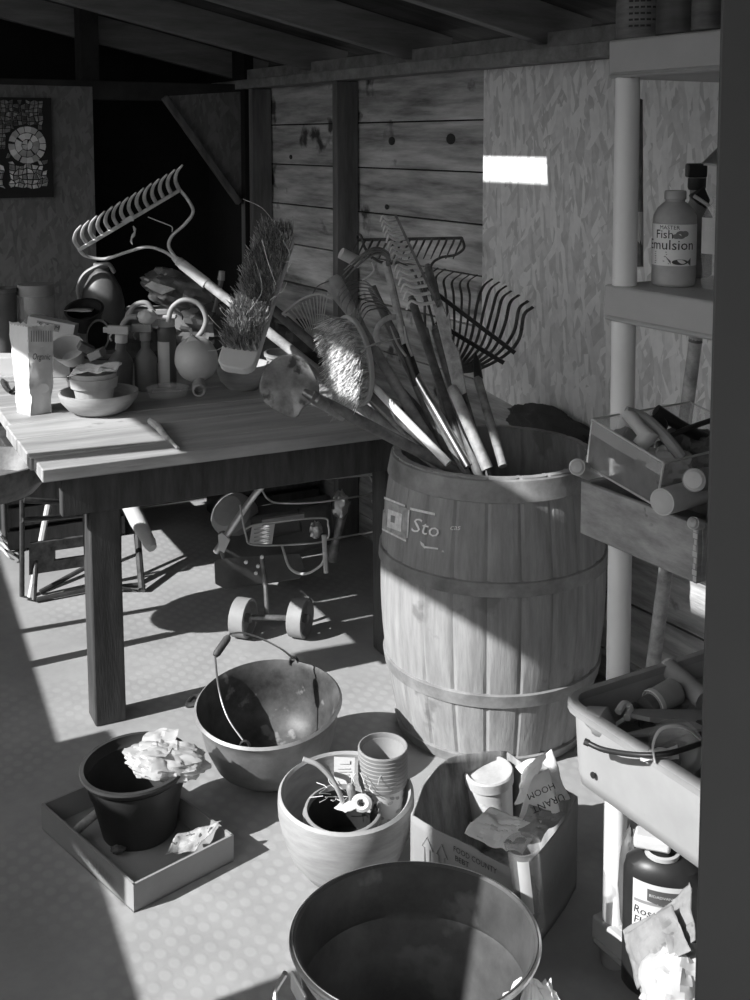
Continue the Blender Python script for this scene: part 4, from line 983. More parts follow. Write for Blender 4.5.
mb = MB().tube([P(346, 500, YT+.05), P(336, 540, YT+.05), P(332, 560, YT+.05)], [.02, .014, .03], 12); build('muffler', mb, m_dsteel, T)
mb = MB().slab([P(218, 535, YT-.15), P(222, 533, YT-.15), P(230, 540, YT-.15), P(224, 553, YT-.15), P(219, 550, YT-.15)], (0, 1, 0), .01); build('bracket', mb, m_paper, T)
mb = MB()
for (x, y) in ((246, 562), (258, 566), (262, 557), (256, 573)): mb.lathe([(0, -.004), (.007, -.004), (.007, .004), (0, .004)], BASIS(P(x, y, YT-.16), *frame(Vector((0, -1, 0)))), 8)
build('bolts', mb, m_steel, T)
# made-up dark crates, put in for the shadow under the table's back
for x, y, w_, h_, lab in ((262, 5.25, .45, .45, 'made-up dark crate standing in for shadow under the back of the table'), (60, 5.0, .5, .30, 'low made-up dark crate standing in for shadow at the back left under the table')):
    p = P(x, 500, y); T = thing('shadow_crate', lab, 'crate', Vector((p.x, p.y, 0))); M = BASIS(Vector((p.x, p.y, 0)), e1, e2, Vector((0,0,1)))
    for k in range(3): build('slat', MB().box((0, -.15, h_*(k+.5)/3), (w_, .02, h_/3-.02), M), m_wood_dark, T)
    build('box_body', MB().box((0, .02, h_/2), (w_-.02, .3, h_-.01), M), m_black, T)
# ================================================================ things on the floor in front
# ---- cardboard tray
fl, ff, fr_ = F(42, 829, 0), F(134, 913, 0), F(234, 861, 0); bk = fl+fr_-ff; hT = .068
T = thing('cardboard_tray', 'shallow open cardboard tray on the floor below the table leg', 'tray', (fl+fr_)/2)
def wall(mb, a, b, h, t=.004, inn=None):
    n = (b-a).cross(Vector((0,0,1))).normalized()
    mb.slab([a, b, b+Vector((0,0,h)), a+Vector((0,0,h))], n, t); return mb
build('base', MB().slab([fl, ff, fr_, bk], (0,0,1), .004), m_card, T)
for a, b in ((fl, ff), (ff, fr_), (fr_, bk), (bk, fl)): build('side', wall(MB(), a, b, hT, -.006), m_card, T)
mb = MB(); d_ = (ff-fl).normalized(); nn = d_.cross(Vector((0,0,1))).normalized(); mid = fl.lerp(ff, .60)
put_text(mb, 'HAMSHAW', .035, lambda x, y: mid+d_*x+Vector((0,0,.036+y))+nn*(.0075 if nn.y < 0 else -.0075)); build('lettering', mb, m_inkg, T)

# ---- black pot in the tray
pc = F(140, 829, .006); 
T = thing('flower_pot', 'big black plastic flower pot standing in the cardboard tray', 'pot', pc); M = TR(pc, radians(3), radians(-2))
zr = .185
mb = MB().lathe([(0, .004), (.088, 0), (.093, .006), (.113, zr*.62), (.118, zr*.66), (.124, zr*.86), (.118, zr*.86), (.107, zr*.5), (.086, .014), (0, .012)], M, 48); build('body', mb, mat('pot_black', .042, .5, var=.3, bump=.05), T)
mb = MB().lathe([(.121, zr*.86), (.132, zr*.90), (.139, zr*.97), (.137, zr), (.127, zr), (.124, zr*.9), (.118, zr*.86)], M, 48); build('rim', mb, MATS['pot_black'], T)
# crumpled plastic bag
mb = MB(); bc_ = M @ Vector((.08, .0, zr+.0)); lump(mb, bc_, .10, .075, .034, 31, .24, 34, TR((0,0,0), 0, .15, .1), 2.2)
T = thing('plastic_bag', 'crumpled pale plastic bag stuffed over the rim of the black flower pot', 'bag', pc); build('bag', mb, m_bag, T, smooth=22)
mb = MB(); crumple(mb, [M @ Vector((.06, -.09, zr+.03)), M @ Vector((.16, -.05, zr-.005)), M @ Vector((.145, .04, zr+.02)), M @ Vector((.05, .03, zr+.04))], 18, .010, 20, 8); build('loose_fold', mb, m_bag, T, smooth=18)
mb = MB(); crumple(mb, [M @ Vector((.0, -.03, zr+.02)), M @ Vector((.09, -.05, zr+.035)), M @ Vector((.10, .08, zr+.04)), M @ Vector((.01, .10, zr+.02))], 18, .011, 16, 11); build('loose_fold', mb, m_bag, T, smooth=18)
# trowel handle in the tray
a, b = F(73, 833, .03), F(103, 808, .05)
T = thing('hand_trowel', 'small light hand tool leaning in the left corner of the cardboard tray', 'trowel', a); mb = MB().tube([a, a.lerp(b, .2), a.lerp(b, .8), b], [.009, .012, .011, .013], 12); build('handle', mb, m_handle, T)
mb = MB().tube([b, F(118, 800, .05)], [.008, .004], 8); build('shank', mb, m_dsteel, T)
T = thing('dry_leaf', 'curled dry leaf with holes lying in the right corner of the cardboard tray', 'leaf', F(190, 840, .01)); mb = MB(); m_leaf = mat('dry_leaf', .34, .8, var=.4, scale=40, bump=.3, spots=.38, spotv=.05, spotscale=60)
crumple(mb, [F(165, 856, .05), F(196, 850, .05), F(221, 822, .085), F(178, 834, .05)], 18, .009, 30, 4); build('blade', mb, m_leaf, T, solid=.001, smooth=25)
c = F(118, 852, .01); mb = MB(); lump(mb, c+Vector((0,0,.007)), .018, .012, .009, 3, .3, 10); single('soil_clod', 'small clod of earth on the floor of the cardboard tray', 'clod', mb, m_rust)

# ---- cast-iron cauldron with bail
zc = .20; cc = F(271, 708, zc); R_ = .196; g = Vector((cc.x, cc.y+.035, 0)); M = Matrix.Translation(g) @ Matrix.Rotation(radians(8), 4, 'X') @ Matrix.Rotation(radians(-2), 4, 'Y')
T = thing('cauldron', 'round black iron pot with a wire bail and wooden grip standing on the floor', 'pot', g)
pr = [(0, 0), (.07, .0), (.12, .014), (.158, .05), (.180, .11), (.190, .17), (.197, .195), (.203, .203), (.196, .209), (.186, .198), (.178, .165), (.166, .11), (.145, .06), (.11, .028), (.06, .014), (0, .012)]
mb = MB().lathe([(r, z+.012) for r, z in pr[:9]], M, 64); build('body', mb, mat('cauldron_iron', .24, .5, metal=.25, var=.35, scale=9, bump=.12), T)
mb = MB().lathe([(r, z+.012) for r, z in pr[8:]], M, 64); part_label(build('inner_wall', mb, mat('shaded_iron', .06, .5, metal=.1, var=.7, scale=12, bump=.15, spots=.34, spotv=.2, spotscale=16), T), 'inner wall with its shade put into the colour')  # inside gets a darker iron that paints in its shade
ang1 = radians(142); ang2 = radians(52)
def crim(a, r=.2, z=.2): return M @ Vector((r*cos(a), r*sin(a), z))
for a in (radians(168), radians(78)): pass
lugL = [crim(radians(172), .194, .20), crim(radians(171), .232, .19), crim(radians(160), .232, .185), crim(radians(157), .194, .19)]
build('lug', MB().tube(smoothpath(lugL, 5), .008, 8), m_iron, T)
e_a = P(245, 743, cc.y-.13); e_b = P(294, 659, cc.y+.19); gr0 = P(229, 636, cc.y+.02); gr1 = P(215, 656, cc.y-.02)
mb = MB().tube(smoothpath([e_b, P(280, 648, cc.y+.12), P(260, 638, cc.y+.08), P(243, 633, cc.y+.05), P(231, 634, cc.y+.02), gr0], 6), .0028, 7)
mb.tube(smoothpath([gr1, P(219, 690, cc.y-.05), P(228, 718, cc.y-.09), e_a], 6), .0028, 7); build('bail', mb, m_steel, T)
build('grip', MB().tube([gr0, gr0.lerp(gr1, .15), gr0.lerp(gr1, .85), gr1], [.007, .011, .011, .007], 12), m_wood_dark, T)
for q in (e_a, e_b): build('ear', MB().tube([q+Vector((.012*cos(t), -.004, .014*sin(t)-.006)) for t in [2*pi*i/10 for i in range(11)]], .004, 6, caps=False), m_iron, T)

# ---- pale planter
zp = .205; pcn = F(346, 792, zp); g = Vector((pcn.x, pcn.y+.012, 0)); Mp = Matrix.Translation(g) @ Matrix.Rotation(radians(4), 4, 'X')
T = thing('round_planter', 'wide pale round planter with smaller nursery pots standing inside it', 'pot', g)
pr = [(0, .0), (.085, 0), (.105, .012), (.135, .055), (.155, .11), (.163, .155), (.164, .18), (.163, .200), (.156, .206), (.150, .200), (.150, .17), (.142, .11), (.12, .055), (.09, .024), (0, .02)]
mb = MB().lathe([(r*.99, z+.008) for r, z in pr], Mp, 64); build('body', mb, m_clay, T)
# nested stack of nursery pots
sb = F(399, 829, .03); sb = Vector((g.x+.088, g.y+.028, .116))
def npot(loc, label, r=.059, h=.11, m=None):
    T = thing('nursery_pot', label, 'pot', loc, 'stack of nursery pots in the pale planter'); M = TR(loc, radians(3), 0, 0)
    mb = MB().lathe([(0, .003), (r*.74, 0), (r*.76, .004), (r*.93, h-.012), (r*.89, h-.012), (r*.7, .006), (0, .007)], M, 36); build('body', mb, m, T)
    mb = MB().lathe([(r*.92, h-.014), (r*1.0, h-.012), (r*1.02, h-.003), (r*.99, h), (r*.95, h), (r*.91, h-.012), (r*.92, h-.014)], M, 36); build('rim', mb, m_grey, T)
    return T, M
ORD = ['lowest', 'second lowest', 'third lowest', 'fourth lowest', 'middle', 'fourth from the top', 'third from the top', 'second from the top', 'topmost']
m_np = mat('nursery_pot_grey', .30, .5, var=.2, bump=.05)
T0, M0 = npot(sb, 'nursery pot printed with small leaves, lowest of the tall nested stack', m=m_paper)
mb = MB()
rnd = random.Random(5)
for i in range(26):
    a = radians(190+rnd.uniform(0, 160)); z = rnd.uniform(.012, .092); rr = .059*(.76+.17*z/.11)+.0012
    q = M0 @ Vector((rr*cos(a), rr*sin(a), z)); tx = Vector((-sin(a), cos(a), 0)); tz = Vector((0, 0, 1)); an = rnd.uniform(-.6, .6); ux = tx*cos(an)+tz*sin(an); uy = -tx*sin(an)+tz*cos(an)
    mb.add([q+ux*.0075*cos(t)+uy*.0045*sin(t) for t in [2*pi*k/8 for k in range(8)]], [list(range(8))])
build('leaf_print', mb, m_inkg, T0)
for i in range(1, 9):
    npot(sb+Vector((0, -.0006*i, .0098*i)), 'nursery pot in the tall nested stack of the planter, %s of nine' % ORD[i], m=m_np)
# small black pots and their contents
bp = Mp @ Vector((-.008, -.038, .078))
for k, lab in ((0, 'outer black nursery pot holding tags and twigs inside the pale planter'), (1, 'inner black nursery pot nested in another inside the pale planter')):
    loc = bp+Vector((.002*k, 0, .012*k)); T = thing('nursery_pot', lab, 'pot', loc, 'black pots in the planter'); M = TR(loc, radians(6), 0, 0); r = .092-.002*k; h = .105
    mb = MB().lathe([(0, .003), (r*.72, 0), (r*.92, h-.012), (r*.89, h-.012), (r*.7, .006), (0, .007)], M, 36); build('body', mb, m_black, T)
    mb = MB().lathe([(r*.92, h-.012), (r*1.0, h-.010), (r*1.01, h-.002), (r*.97, h), (r*.94, h), (r*.91, h-.012)], M, 36); build('rim', mb, m_grey, T)
zb2 = bp.z+.10; Yc = bp.y
a = [P(x, y, Y) for x, y, Y in ((334, 757, Yc+.04), (355, 758, Yc+.04), (354, 784, Yc+.01), (334, 784, Yc+.01))]
T = thing('plant_tag', 'white rectangular plant tag standing in the black nursery pot', 'tag', a[3]); cd_ = build('card', MB().slab(a, (0, 1, 0), .0015), m_paper, T)
mb = MB()
for y0, y1, x0, x1 in ((760.5, 764, 339, 350), (768, 769, 337, 350), (771, 772, 338, 351), (774, 775, 337, 349), (777, 778, 338, 350)):
    q = lambda x, y: P(x, y, Yc+.04-.03*(y-757)/27-.0018)
    mb.add([q(x0, y0), q(x1, y0), q(x1, y1), q(x0, y1)], [(0,1,2,3)])
build('print', mb, m_lgrey, cd_)
mb = MB().tube(smoothpath([P(303, 759, Yc-.02), P(318, 765, Yc-.02), P(331, 778, Yc-.02), P(339, 792, Yc-.02), P(344, 806, Yc-.01)], 6), [.0058]*24+[.0075], 10)
single('bent_tube', 'bent pale plastic tube reaching from the black pot over the planter rim', 'tube', mb, m_cream)
T = thing('hand_tool', 'small hand tool with an oval grip lying in the black nursery pot', 'tool', P(350, 806, Yc)); build('grip', MB().tube(smoothpath([P(350, 784, Yc-.01), P(351, 792, Yc-.01), P(350, 800, Yc-.01), P(347, 812, Yc-.01)], 4), [.005, .009, .011, .011, .011, .010, .008, .006, .005, .005, .005, .005, .004], 10), m_grey, T)
c = P(362, 803, Yc-.03); M = BASIS(c, *frame(Vector((-.2, -.8, .5)))); mb = MB().lathe([(.010, -.008), (.022, -.006), (.025, .004), (.018, .010), (.010, .008), (.009, -.006), (.010, -.008)], M, 22, sy=.8); build('ring', mb, m_paper, T)
mb = MB(); crumple(mb, [P(334, 806, Yc-.02), P(346, 797, Yc), P(360, 806, Yc-.04), P(345, 812, Yc-.05)], 8, .006, 40, 2); build('scoop', mb, m_lgrey, T, solid=.0015, smooth=25)
mb = MB(); rnd = random.Random(9)
for i in range(22):
    x0, y0 = rnd.uniform(318, 378), rnd.uniform(782, 808); x1, y1 = x0+rnd.uniform(-14, 14), y0-rnd.uniform(-3, 14)
    mb.tube([P(x0, y0, Yc-.01), P((x0+x1)/2+rnd.uniform(-3, 3), (y0+y1)/2, Yc), P(x1, y1, Yc+.01)], .0011, 4)
o = single('twigs', 'tangle of dry twigs in the black nursery pot', 'twigs', mb, m_lgrey, kind='stuff')

# ---- cardboard box
zx = .225; A_, D_, C_ = F(412, 815, zx), F(519, 872, zx), F(577, 797, zx); B_ = F(507, 752, zx)
T = thing('cardboard_box', 'open cardboard box of rubbish with printed arrow, in front of the barrel', 'box', Vector(((A_.x+C_.x)/2, (A_.y+C_.y)/2, 0)))
dn = Vector((0,0,-zx))
def bentwall(nm, a, b, bulge, m, drop=0, n=12, ztop=0):
    nrm = (b-a).cross(Vector((0,0,1))).normalized(); mb = MB()
    def fn(u, v):
        p = a.lerp(b, u)+nrm*bulge*sin(pi*u)*(.35+.65*v); p.z = (zx+ztop*sin(pi*u)+.004*nz((u*9, v, 3), 1, 5)*(v > .9))*v
        return p+nrm*.004*nz(p, 14, 2)
    mb.grid(fn, n*2, n); return build(nm, mb, m, T, solid=.005, smooth=40)
m_cardi = mat('worn_cardboard', .30, .85, var=.55, scale=8, stretch=(3, 3, .8), bump=.25)
bentwall('side', A_, B_, -.055, m_cardi, ztop=.03); bentwall('side', B_, C_, .0, m_cardi); sR = bentwall('side', C_, D_, -.012, m_card); 
front = bentwall('side', D_, A_, .0, m_card)
build('base', MB().slab([A_+dn, D_+dn, C_+dn, B_+dn], (0,0,1), .005), m_cardi, T)
dA = (D_-A_).normalized(); nA = dA.cross(Vector((0,0,1))).normalized(); nA = nA if nA.y < 0 else -nA
def onf(x, y): return A_+dA*x+Vector((0,0,y))+nA*.0055
mb = MB()
for x0, sc in ((.05, 1), (.092, 1)):
    for pts in ([(0, -.035), (.03, -.07)], [(.03, -.07), (.018, -.07)], [(0, -.035), (-.03, -.07)], [(-.03, -.07), (-.018, -.07)], [(.014, -.07), (.014, -.14)], [(-.014, -.07), (-.014, -.14)]):
        p, q = [onf(x0+a*.55, b*.8+.0) for a, b in pts]; mb.bar(p, q, .0018, .0018)
build('printed_arrows', mb, m_inkg, front)
mb = MB(); put_text(mb, 'FOOD COUNTY', .018, lambda x, y: onf(.185+x*.9, -.022+y)); build('lettering', mb, m_ink, front)
mb = MB(); put_text(mb, 'BEBT', .018, lambda x, y: onf(.150+x, -.042+y)); build('lettering', mb, m_ink, front)
dC = (C_-D_).normalized(); nC = dC.cross(Vector((0,0,1))).normalized(); nC = nC if nC.y < 0 else -nC
mb = MB(); put_text(mb, 'ON CALIFORNIA', .030, lambda x, y: D_+dC*(.15+x*.8)+Vector((0,0,-.10+y))+nC*.018)
build('lettering', mb, m_inkg, sR)
mb = MB(); put_text(mb, 'AVOCADOS', .030, lambda x, y: D_+dC*(.14+x)+Vector((0,0,-.14+y))+nC*.018); build('lettering', mb, m_inkg, sR)
# white pail
wc = Vector((P(492, 766, 2.70).x+.004, 2.70, .05)); k_ = (P(492, 766, wc.y).z - .05)
T = thing('white_pail', 'white lidded plastic pail with a faded label inside the cardboard box', 'bucket', wc); M = TR(wc, radians(5), radians(-5)); r = .058; h = k_
mb = MB().lathe([(0, 0), (r*.86, 0), (r*.88, .005), (r*.97, h-.03), (r*.93, h-.03), (0, h-.035)], M, 44); build('body', mb, m_white, T)
mb = MB().lathe([(r*.95, h-.03), (r*1.04, h-.028), (r*1.05, h-.004), (r*1.0, h), (r*.92, h), (r*.9, h-.008), (0, h-.008)], M, 44); build('lid', mb, mat('dusty_lid', .50, .5, var=.25, scale=18, bump=.08), T)
mb = MB().grid(lambda u, v: M @ Vector((cos(pi*(1.30+.34*u))*r*(.915+.05*v), sin(pi*(1.30+.34*u))*r*(.915+.05*v), h*(.28+.38*v))), 14, 3); lb2 = build('label', mb, mat('faded_label', .55, .6, var=.35, scale=60, bump=0), T)
mb = MB().tube([M @ Vector((cos(t)*r*1.05, sin(t)*r*1.05, h*.55-.05*cos((t-pi*1.05)*1.0))) for t in [pi*(.7+.7*i/14) for i in range(15)]], .0022, 6); build('wire_handle', mb, m_steel, T)
c = F(462, 800, .12); tub(464, 806, wc.y+.08, .05, (-.5, -.5, .7), m_grey, 'round_tin', 'dull round tin leaning behind the white pail in the cardboard box', .05)
# crumpled paper sacks
m_sack = mat('crumpled_sack', .75, .75, var=.12, bump=.3, bscale=25)
T = thing('paper_sack', 'crumpled white paper sack with upside-down black printing spilling over the box', 'sack', C_+Vector((-.03, -.02, -zx)))
Yk = C_.y-.02
def cr(pts, amp, fr, seed, m, nm, n=20):
    mb = MB(); crumple(mb, [P(*p) for p in pts], n, amp, fr, seed); return build(nm, mb, m, T, solid=.0016, smooth=16)
fp = cr([(513, 835, Yk-.10), (560, 812, Yk-.08), (548, 768, Yk-.03), (534, 775, Yk-.06)], .011, 16, 3, m_sack, 'front_face')
cr([(516, 768, Yk+.07), (552, 750, Yk+.08), (571, 800, Yk+.0), (548, 805, Yk-.04)], .018, 18, 5, m_sack, 'upper_fold')
cr([(512, 806, Yk), (522, 768, Yk+.02), (548, 752, Yk+.03), (532, 795, Yk-.04)], .015, 18, 15, m_sack, 'upper_fold')
cr([(464, 836, Yk-.16), (522, 858, Yk-.20), (540, 822, Yk-.12), (490, 808, Yk-.08)], .017, 18, 7, m_sack, 'lower_fold', 24)
cr([(505, 848, Yk-.18), (540, 842, Yk-.17), (566, 812, Yk-.07), (530, 806, Yk-.1)], .018, 20, 9, m_cardd, 'torn_edge')
def upd(x, y, cx, cy, ang): 
    c_, s_ = cos(ang), sin(ang); X, Y_ = -x, -y
    return P(cx+X*c_-Y_*s_, cy-(X*s_+Y_*c_), Yk-.125)
mb = MB(); put_text(mb, 'URANT', 10.5, lambda x, y: upd(x, y, 548, 803, .42)); build('lettering', mb, m_ink, fp)
mb = MB(); put_text(mb, 'HOOM', 9.5, lambda x, y: upd(x, y, 541, 791, .42)); build('lettering', mb, m_ink, fp)
# clear tumbler leaning at the box corner
gc = P(527, 885, D_.y-.055); c = gc; ax_ = Vector((-.12, -.08, 1)).normalized(); M = BASIS(gc-ax_*.10, *frame(ax_))
T = thing('clear_jar', 'clear plastic tumbler leaning against the front corner of the cardboard box', 'jar', Vector((gc.x, gc.y, 0)))
h = .19
mb = MB().lathe([(0, 0), (.026, 0), (.030, .01), (.034, h), (.037, h+.004), (.032, h+.003), (.028, .012), (0, .008)], M, 30); build('glass', mb, m_glass, T)
mb = MB(); lump(mb, M @ Vector((0, 0, .06)), .022, .022, .05, 8, .4, 12); build('contents', mb, m_dgrey, T)
mb = MB().grid(lambda u, v: M @ Vector((cos(-.5+.7*u)*(.0345), sin(-.5+.7*u)*(.0345), .06+.12*v)), 8, 2); build('label', mb, m_paper, T)

# ---- galvanised tub
zt2 = .285; tc_ = F(415, 936, zt2); g = Vector((tc_.x, tc_.y, 0)); Mt = Matrix.Translation(g)
T = thing('galvanised_tub', 'large round galvanised metal tub with a drop handle in the foreground', 'tub', g); R_ = .236*.965
pr = [(0, .012), (R_*.74, .012), (R_*.76, 0), (R_*.78, .0), (R_*.80, .02), (R_*.905, .180), (R_*.925, .188), (R_*.915, .198), (R_*.97, .275), (R_*1.0, .279), (R_*1.01, .286), (R_*.99, .292), (R_*.965, .288), (R_*.95, .265),
      (R_*.90, .198), (R_*.91, .188), (R_*.89, .178), (R_*.79, .025), (R_*.74, .017), (0, .017)]
mb = MB().lathe(pr, Mt, 80, sy=.93); build('body', mb, m_galv, T)
mb = MB().tube([Mt @ Vector((R_*1.0*cos(t), R_*.93*sin(t), .286)) for t in [2*pi*i/72 for i in range(73)]], .0052, 8, caps=False); build('rolled_rim', mb, m_steel, T)
lg = Mt @ Vector((-R_*.90, -R_*.42, .25)); dd_ = Vector((-.9, -.42, 0)).normalized(); tt = Vector((-dd_.y, dd_.x, 0))
build('lug', MB().box((0,0,0), (.07, .006, .035), BASIS(lg+dd_*.004, tt, -dd_, Vector((0,0,1)))), m_galv, T, bevel=.002)
mb = MB().tube(smoothpath([lg+dd_*.012-tt*.045+Vector((0,0,.008)), lg+dd_*.03-tt*.05+Vector((0,0,-.03)), lg+dd_*.04+Vector((0,0,-.055)), lg+dd_*.03+tt*.05+Vector((0,0,-.03)), lg+dd_*.012+tt*.045+Vector((0,0,.008))], 6), .0055, 8); build('drop_handle', mb, m_steel, T)
# plastic bag at the bottom edge
mb = MB(); q = P(533, 1010, 1.90); lump(mb, Vector((q.x, q.y, .085)), .078, .065, q.z-.035, 41, .25, 30, None, 2.6, floor=.001); single('plastic_bag', 'white crumpled plastic bag on the floor at the bottom edge beside the tub', 'bag', mb, mat('white_bag', .88, .35, var=.05, bump=.15, bscale=18), smooth=25)
# ================================================================ things on the shelving
# tray full of hand tools
zt3 = P(562, 697, 2.09).z; TC = P(562, 697, 2.09); TC = Vector((TC.x, TC.y, 0)); tl, td, th = .66, .46, .165
Mx = BASIS(Vector((TC.x, TC.y, zt3-th)), sx, sy, Vector((0,0,1)))
T = thing('tool_tray', 'deep cream plastic tray full of hand tools on the lower shelf', 'tray', Mx @ Vector((tl/2, td/2, 0)))
def rrect(l, w, r, ins=0):
    out = []
    for cx, cy, a0 in ((l-r, w-r, 0), (r, w-r, pi/2), (r, r, pi), (l-r, r, 1.5*pi)):
        for k in range(6): a = a0+k*pi/10; out.append((cx+(r-ins)*cos(a), cy+(r-ins)*sin(a)))
    return out
def loops(levels, l, w, r, M):
    mb = MB(); n = 24; vs = []
    for ins, z in levels: vs += [M @ Vector((x, y, z)) for x, y in rrect(l, w, r, ins)]
    fs = [(i*n+k, i*n+(k+1) % n, (i+1)*n+(k+1) % n, (i+1)*n+k) for i in range(len(levels)-1) for k in range(n)]
    fs += [list(range(n))[::-1], [(len(levels)-1)*n+k for k in range(n)]]
    return mb.add(vs, fs)
build('shell', loops([(.030, 0), (.018, .006), (.012, .03), (.004, th-.01), (.008, th-.01), (.017, .03), (.024, .012), (.032, .010)], tl, td, .05, Mx), mat('tray_plastic', .33, .5, var=.12, scale=5, bump=.03, spots=.25, spotv=.22, spotscale=30), T, smooth=50)
def ring(levels, l, w, r, M):
    mb = MB(); n = 24; vs = []
    for ins, z in levels: vs += [M @ Vector((x, y, z)) for x, y in rrect(l, w, r, ins)]
    m = len(levels)
    return mb.add(vs, [(i*n+k, i*n+(k+1) % n, ((i+1) % m)*n+(k+1) % n, ((i+1) % m)*n+k) for i in range(m) for k in range(n)])
build('rim', ring([(.003, th-.014), (-.010, th-.014), (-.010, th-.002), (-.004, th+.003), (.010, th+.003), (.010, th-.012)], tl, td, .05, Mx), m_grey, T, smooth=40)
mb = MB().lathe([(.0, 0), (.006, 0), (.006, .001), (0, .001)], BASIS(P(586, 776, 2.29), *frame(-sy)), 12)
qh = Mx @ Vector((.085, .006, .05)); build('bolt_hole', MB().lathe([(0, 0), (.006, 0), (.006, .003), (0, .003)], BASIS(qh, *frame(-sy)), 12), m_black, T)

def inT(u, v, z): return Mx @ Vector((u, v, z))
# contents of the tray
def stick(nm, label, cat, pts, r, m, extra=None, parts=None):
    mb = MB().tube(smoothpath(pts, 5), r, 12) if not isinstance(r, list) else MB().tube(pts, r, 12)
    T = thing(nm, label, cat, pts[-1]); build(parts or 'handle', mb, m, T)
    if extra: extra(T)
    return T
Yq = 2.25
stick('trowel', 'hand trowel with a rounded dull grip at the left end of the tool tray', 'trowel', [P(585, 722, 2.037), P(590, 718, 2.037), P(600, 720, 2.028), P(606, 730, 2.019), P(612, 738, 2.010), P(626, 750, 1.984)], [.012, .022, .028, .022, .012, .009], m_grey,
      lambda T: build('blade', MB().slab([P(618, 742, 2.001), P(645, 738, 2.037), P(690, 735, 2.037), P(640, 752, 1.966)], (0, 0, 1), .003), m_dsteel, T))
def blade(pts, t=.004, m=None, nm='blade'): return lambda T: build(nm, MB().slab([P(*p) for p in pts], (0, .3, 1), t), m or m_dsteel, T)
stick('garden_shears', 'long flat bladed shears lying across the tool tray', 'shears', [P(700, 730, 2.089), P(718, 728, 2.107)], .014, m_black, blade([(626, 717, 2.072), (632, 713, 2.089), (705, 714, 2.125), (705, 727, 2.055), (650, 722, 2.045)], .008, m_grey))
stick('hand_saw', 'narrow pointed blade lying below the shears in the tool tray', 'saw', [P(700, 728, 2.019), P(718, 724, 2.037)], .014, m_black, blade([(616, 738, 1.984), (660, 728, 2.019), (705, 723, 2.037), (705, 731, 2.001), (660, 736, 1.984)], .005, m_grey))
c = P(670, 688, 2.196); ax_ = (P(702, 704, 2.143)-P(672, 672, 2.232)).normalized()
stick('paper_tube', 'brown cardboard tube end leaning at the back of the tool tray', 'tube', [P(668, 668, 2.232), P(675, 674, 2.214), P(704, 700, 2.143)], [.021, .021, .021], m_cardd, lambda T: build('torn_end', MB().lathe([(.012, -.012), (.020, -.004), (.0215, .004), (.017, .002), (.012, -.012)], BASIS(P(668, 668, 2.232), *frame(-ax_)), 16), m_paper, T))
c0_, c1_ = P(648, 707, 2.125), P(676, 690, 2.169); ax2 = (c1_-c0_).normalized(); M = BASIS(c0_, *frame(ax2))
T = thing('glass_jar', 'grey jar with a white band lying on its side in the tool tray', 'jar', c0_)
build('body', MB().lathe([(0, .01), (.024, .012), (.026, .02), (.026, .075), (.016, .085), (0, .085)], M, 24), m_grey, T)
build('lid', MB().lathe([(0, -.006), (.021, -.006), (.021, .012), (0, .012)], M, 24), m_dgrey, T)
build('band', MB().lathe([(.0262, .012), (.028, .013), (.028, .022), (.0262, .023), (.0262, .012)], M, 24), m_paper, T)
T = thing('scissors', 'scissors with curled grey handles in the middle of the tool tray', 'scissors', P(628, 708, 2.107))
build('grip', MB().tube(smoothpath([P(618, 712, 2.072), P(624, 704, 2.089), P(630, 708, 2.089), P(627, 718, 2.063)], 5), .007, 8), m_lgrey, T)
build('grip', MB().tube(smoothpath([P(630, 712, 2.107), P(634, 705, 2.125), P(640, 710, 2.125), P(636, 716, 2.099)], 5), .006, 8), m_dgrey, T)
build('blade', MB().bar(P(630, 716, 2.089), P(612, 728, 2.037), .010, .004), m_steel, T)
# curved dark handle strip poking over the tray edge, and wire hoop
stick('curved_strip', 'long curved dark strip poking out over the front edge of the tray', 'strip', [P(586, 742, 1.957), P(605, 750, 1.930), P(640, 755, 1.877), P(670, 753, 1.860), P(702, 743, 1.877)], .0048, m_black, lambda T: build('tip', MB().tube([P(584.5, 741.3, 1.957), P(589, 743.3, 1.953)], .0062, 8), m_black, T), 'strip')
T = thing('plastic_goblet', 'clear cup lying in the tool tray with a pale torn wrapper round its rim', 'cup', P(672, 760, 1.877))
Mg = BASIS(P(676, 748, 1.877), *frame(Vector((-.2, -.85, .45))))
build('hoop', MB().tube(smoothpath([P(655, 762, 1.860), P(653, 745, 1.860), P(660, 730, 1.860), P(674, 726, 1.860), P(688, 729, 1.860), P(700, 739, 1.860)], 6), .0042, 8, squash=.5), m_lgrey, T)
build('cup', MB().lathe([(.046, .0), (.047, .002), (.04, -.07), (.0, -.075), (0, -.07), (.037, -.066), (.046, 0)], Mg, 30), m_clear, T)
mb = MB(); crumple(mb, [P(640, 752, 1.886), P(678, 744, 1.886), P(678, 758, 1.868), P(640, 762, 1.868)], 12, .012, 40, 3); build('wrapper', mb, m_paper, T, smooth=16)
for i, (x, y, Y, lab) in enumerate(((640, 735, 2.063, 'dark lump of work gloves in the middle of the tool tray'), (700, 690, 2.214, 'dim cloth bundle at the back right of the tool tray'))):
    mb = MB(); lump(mb, P(x, y, Y)+Vector((0, 0, -.03)), .07, .06, .04, 50+i, .35, 16); single('rag', lab, 'cloth', mb, m_dgrey if i < 1 else m_grey, smooth=25)

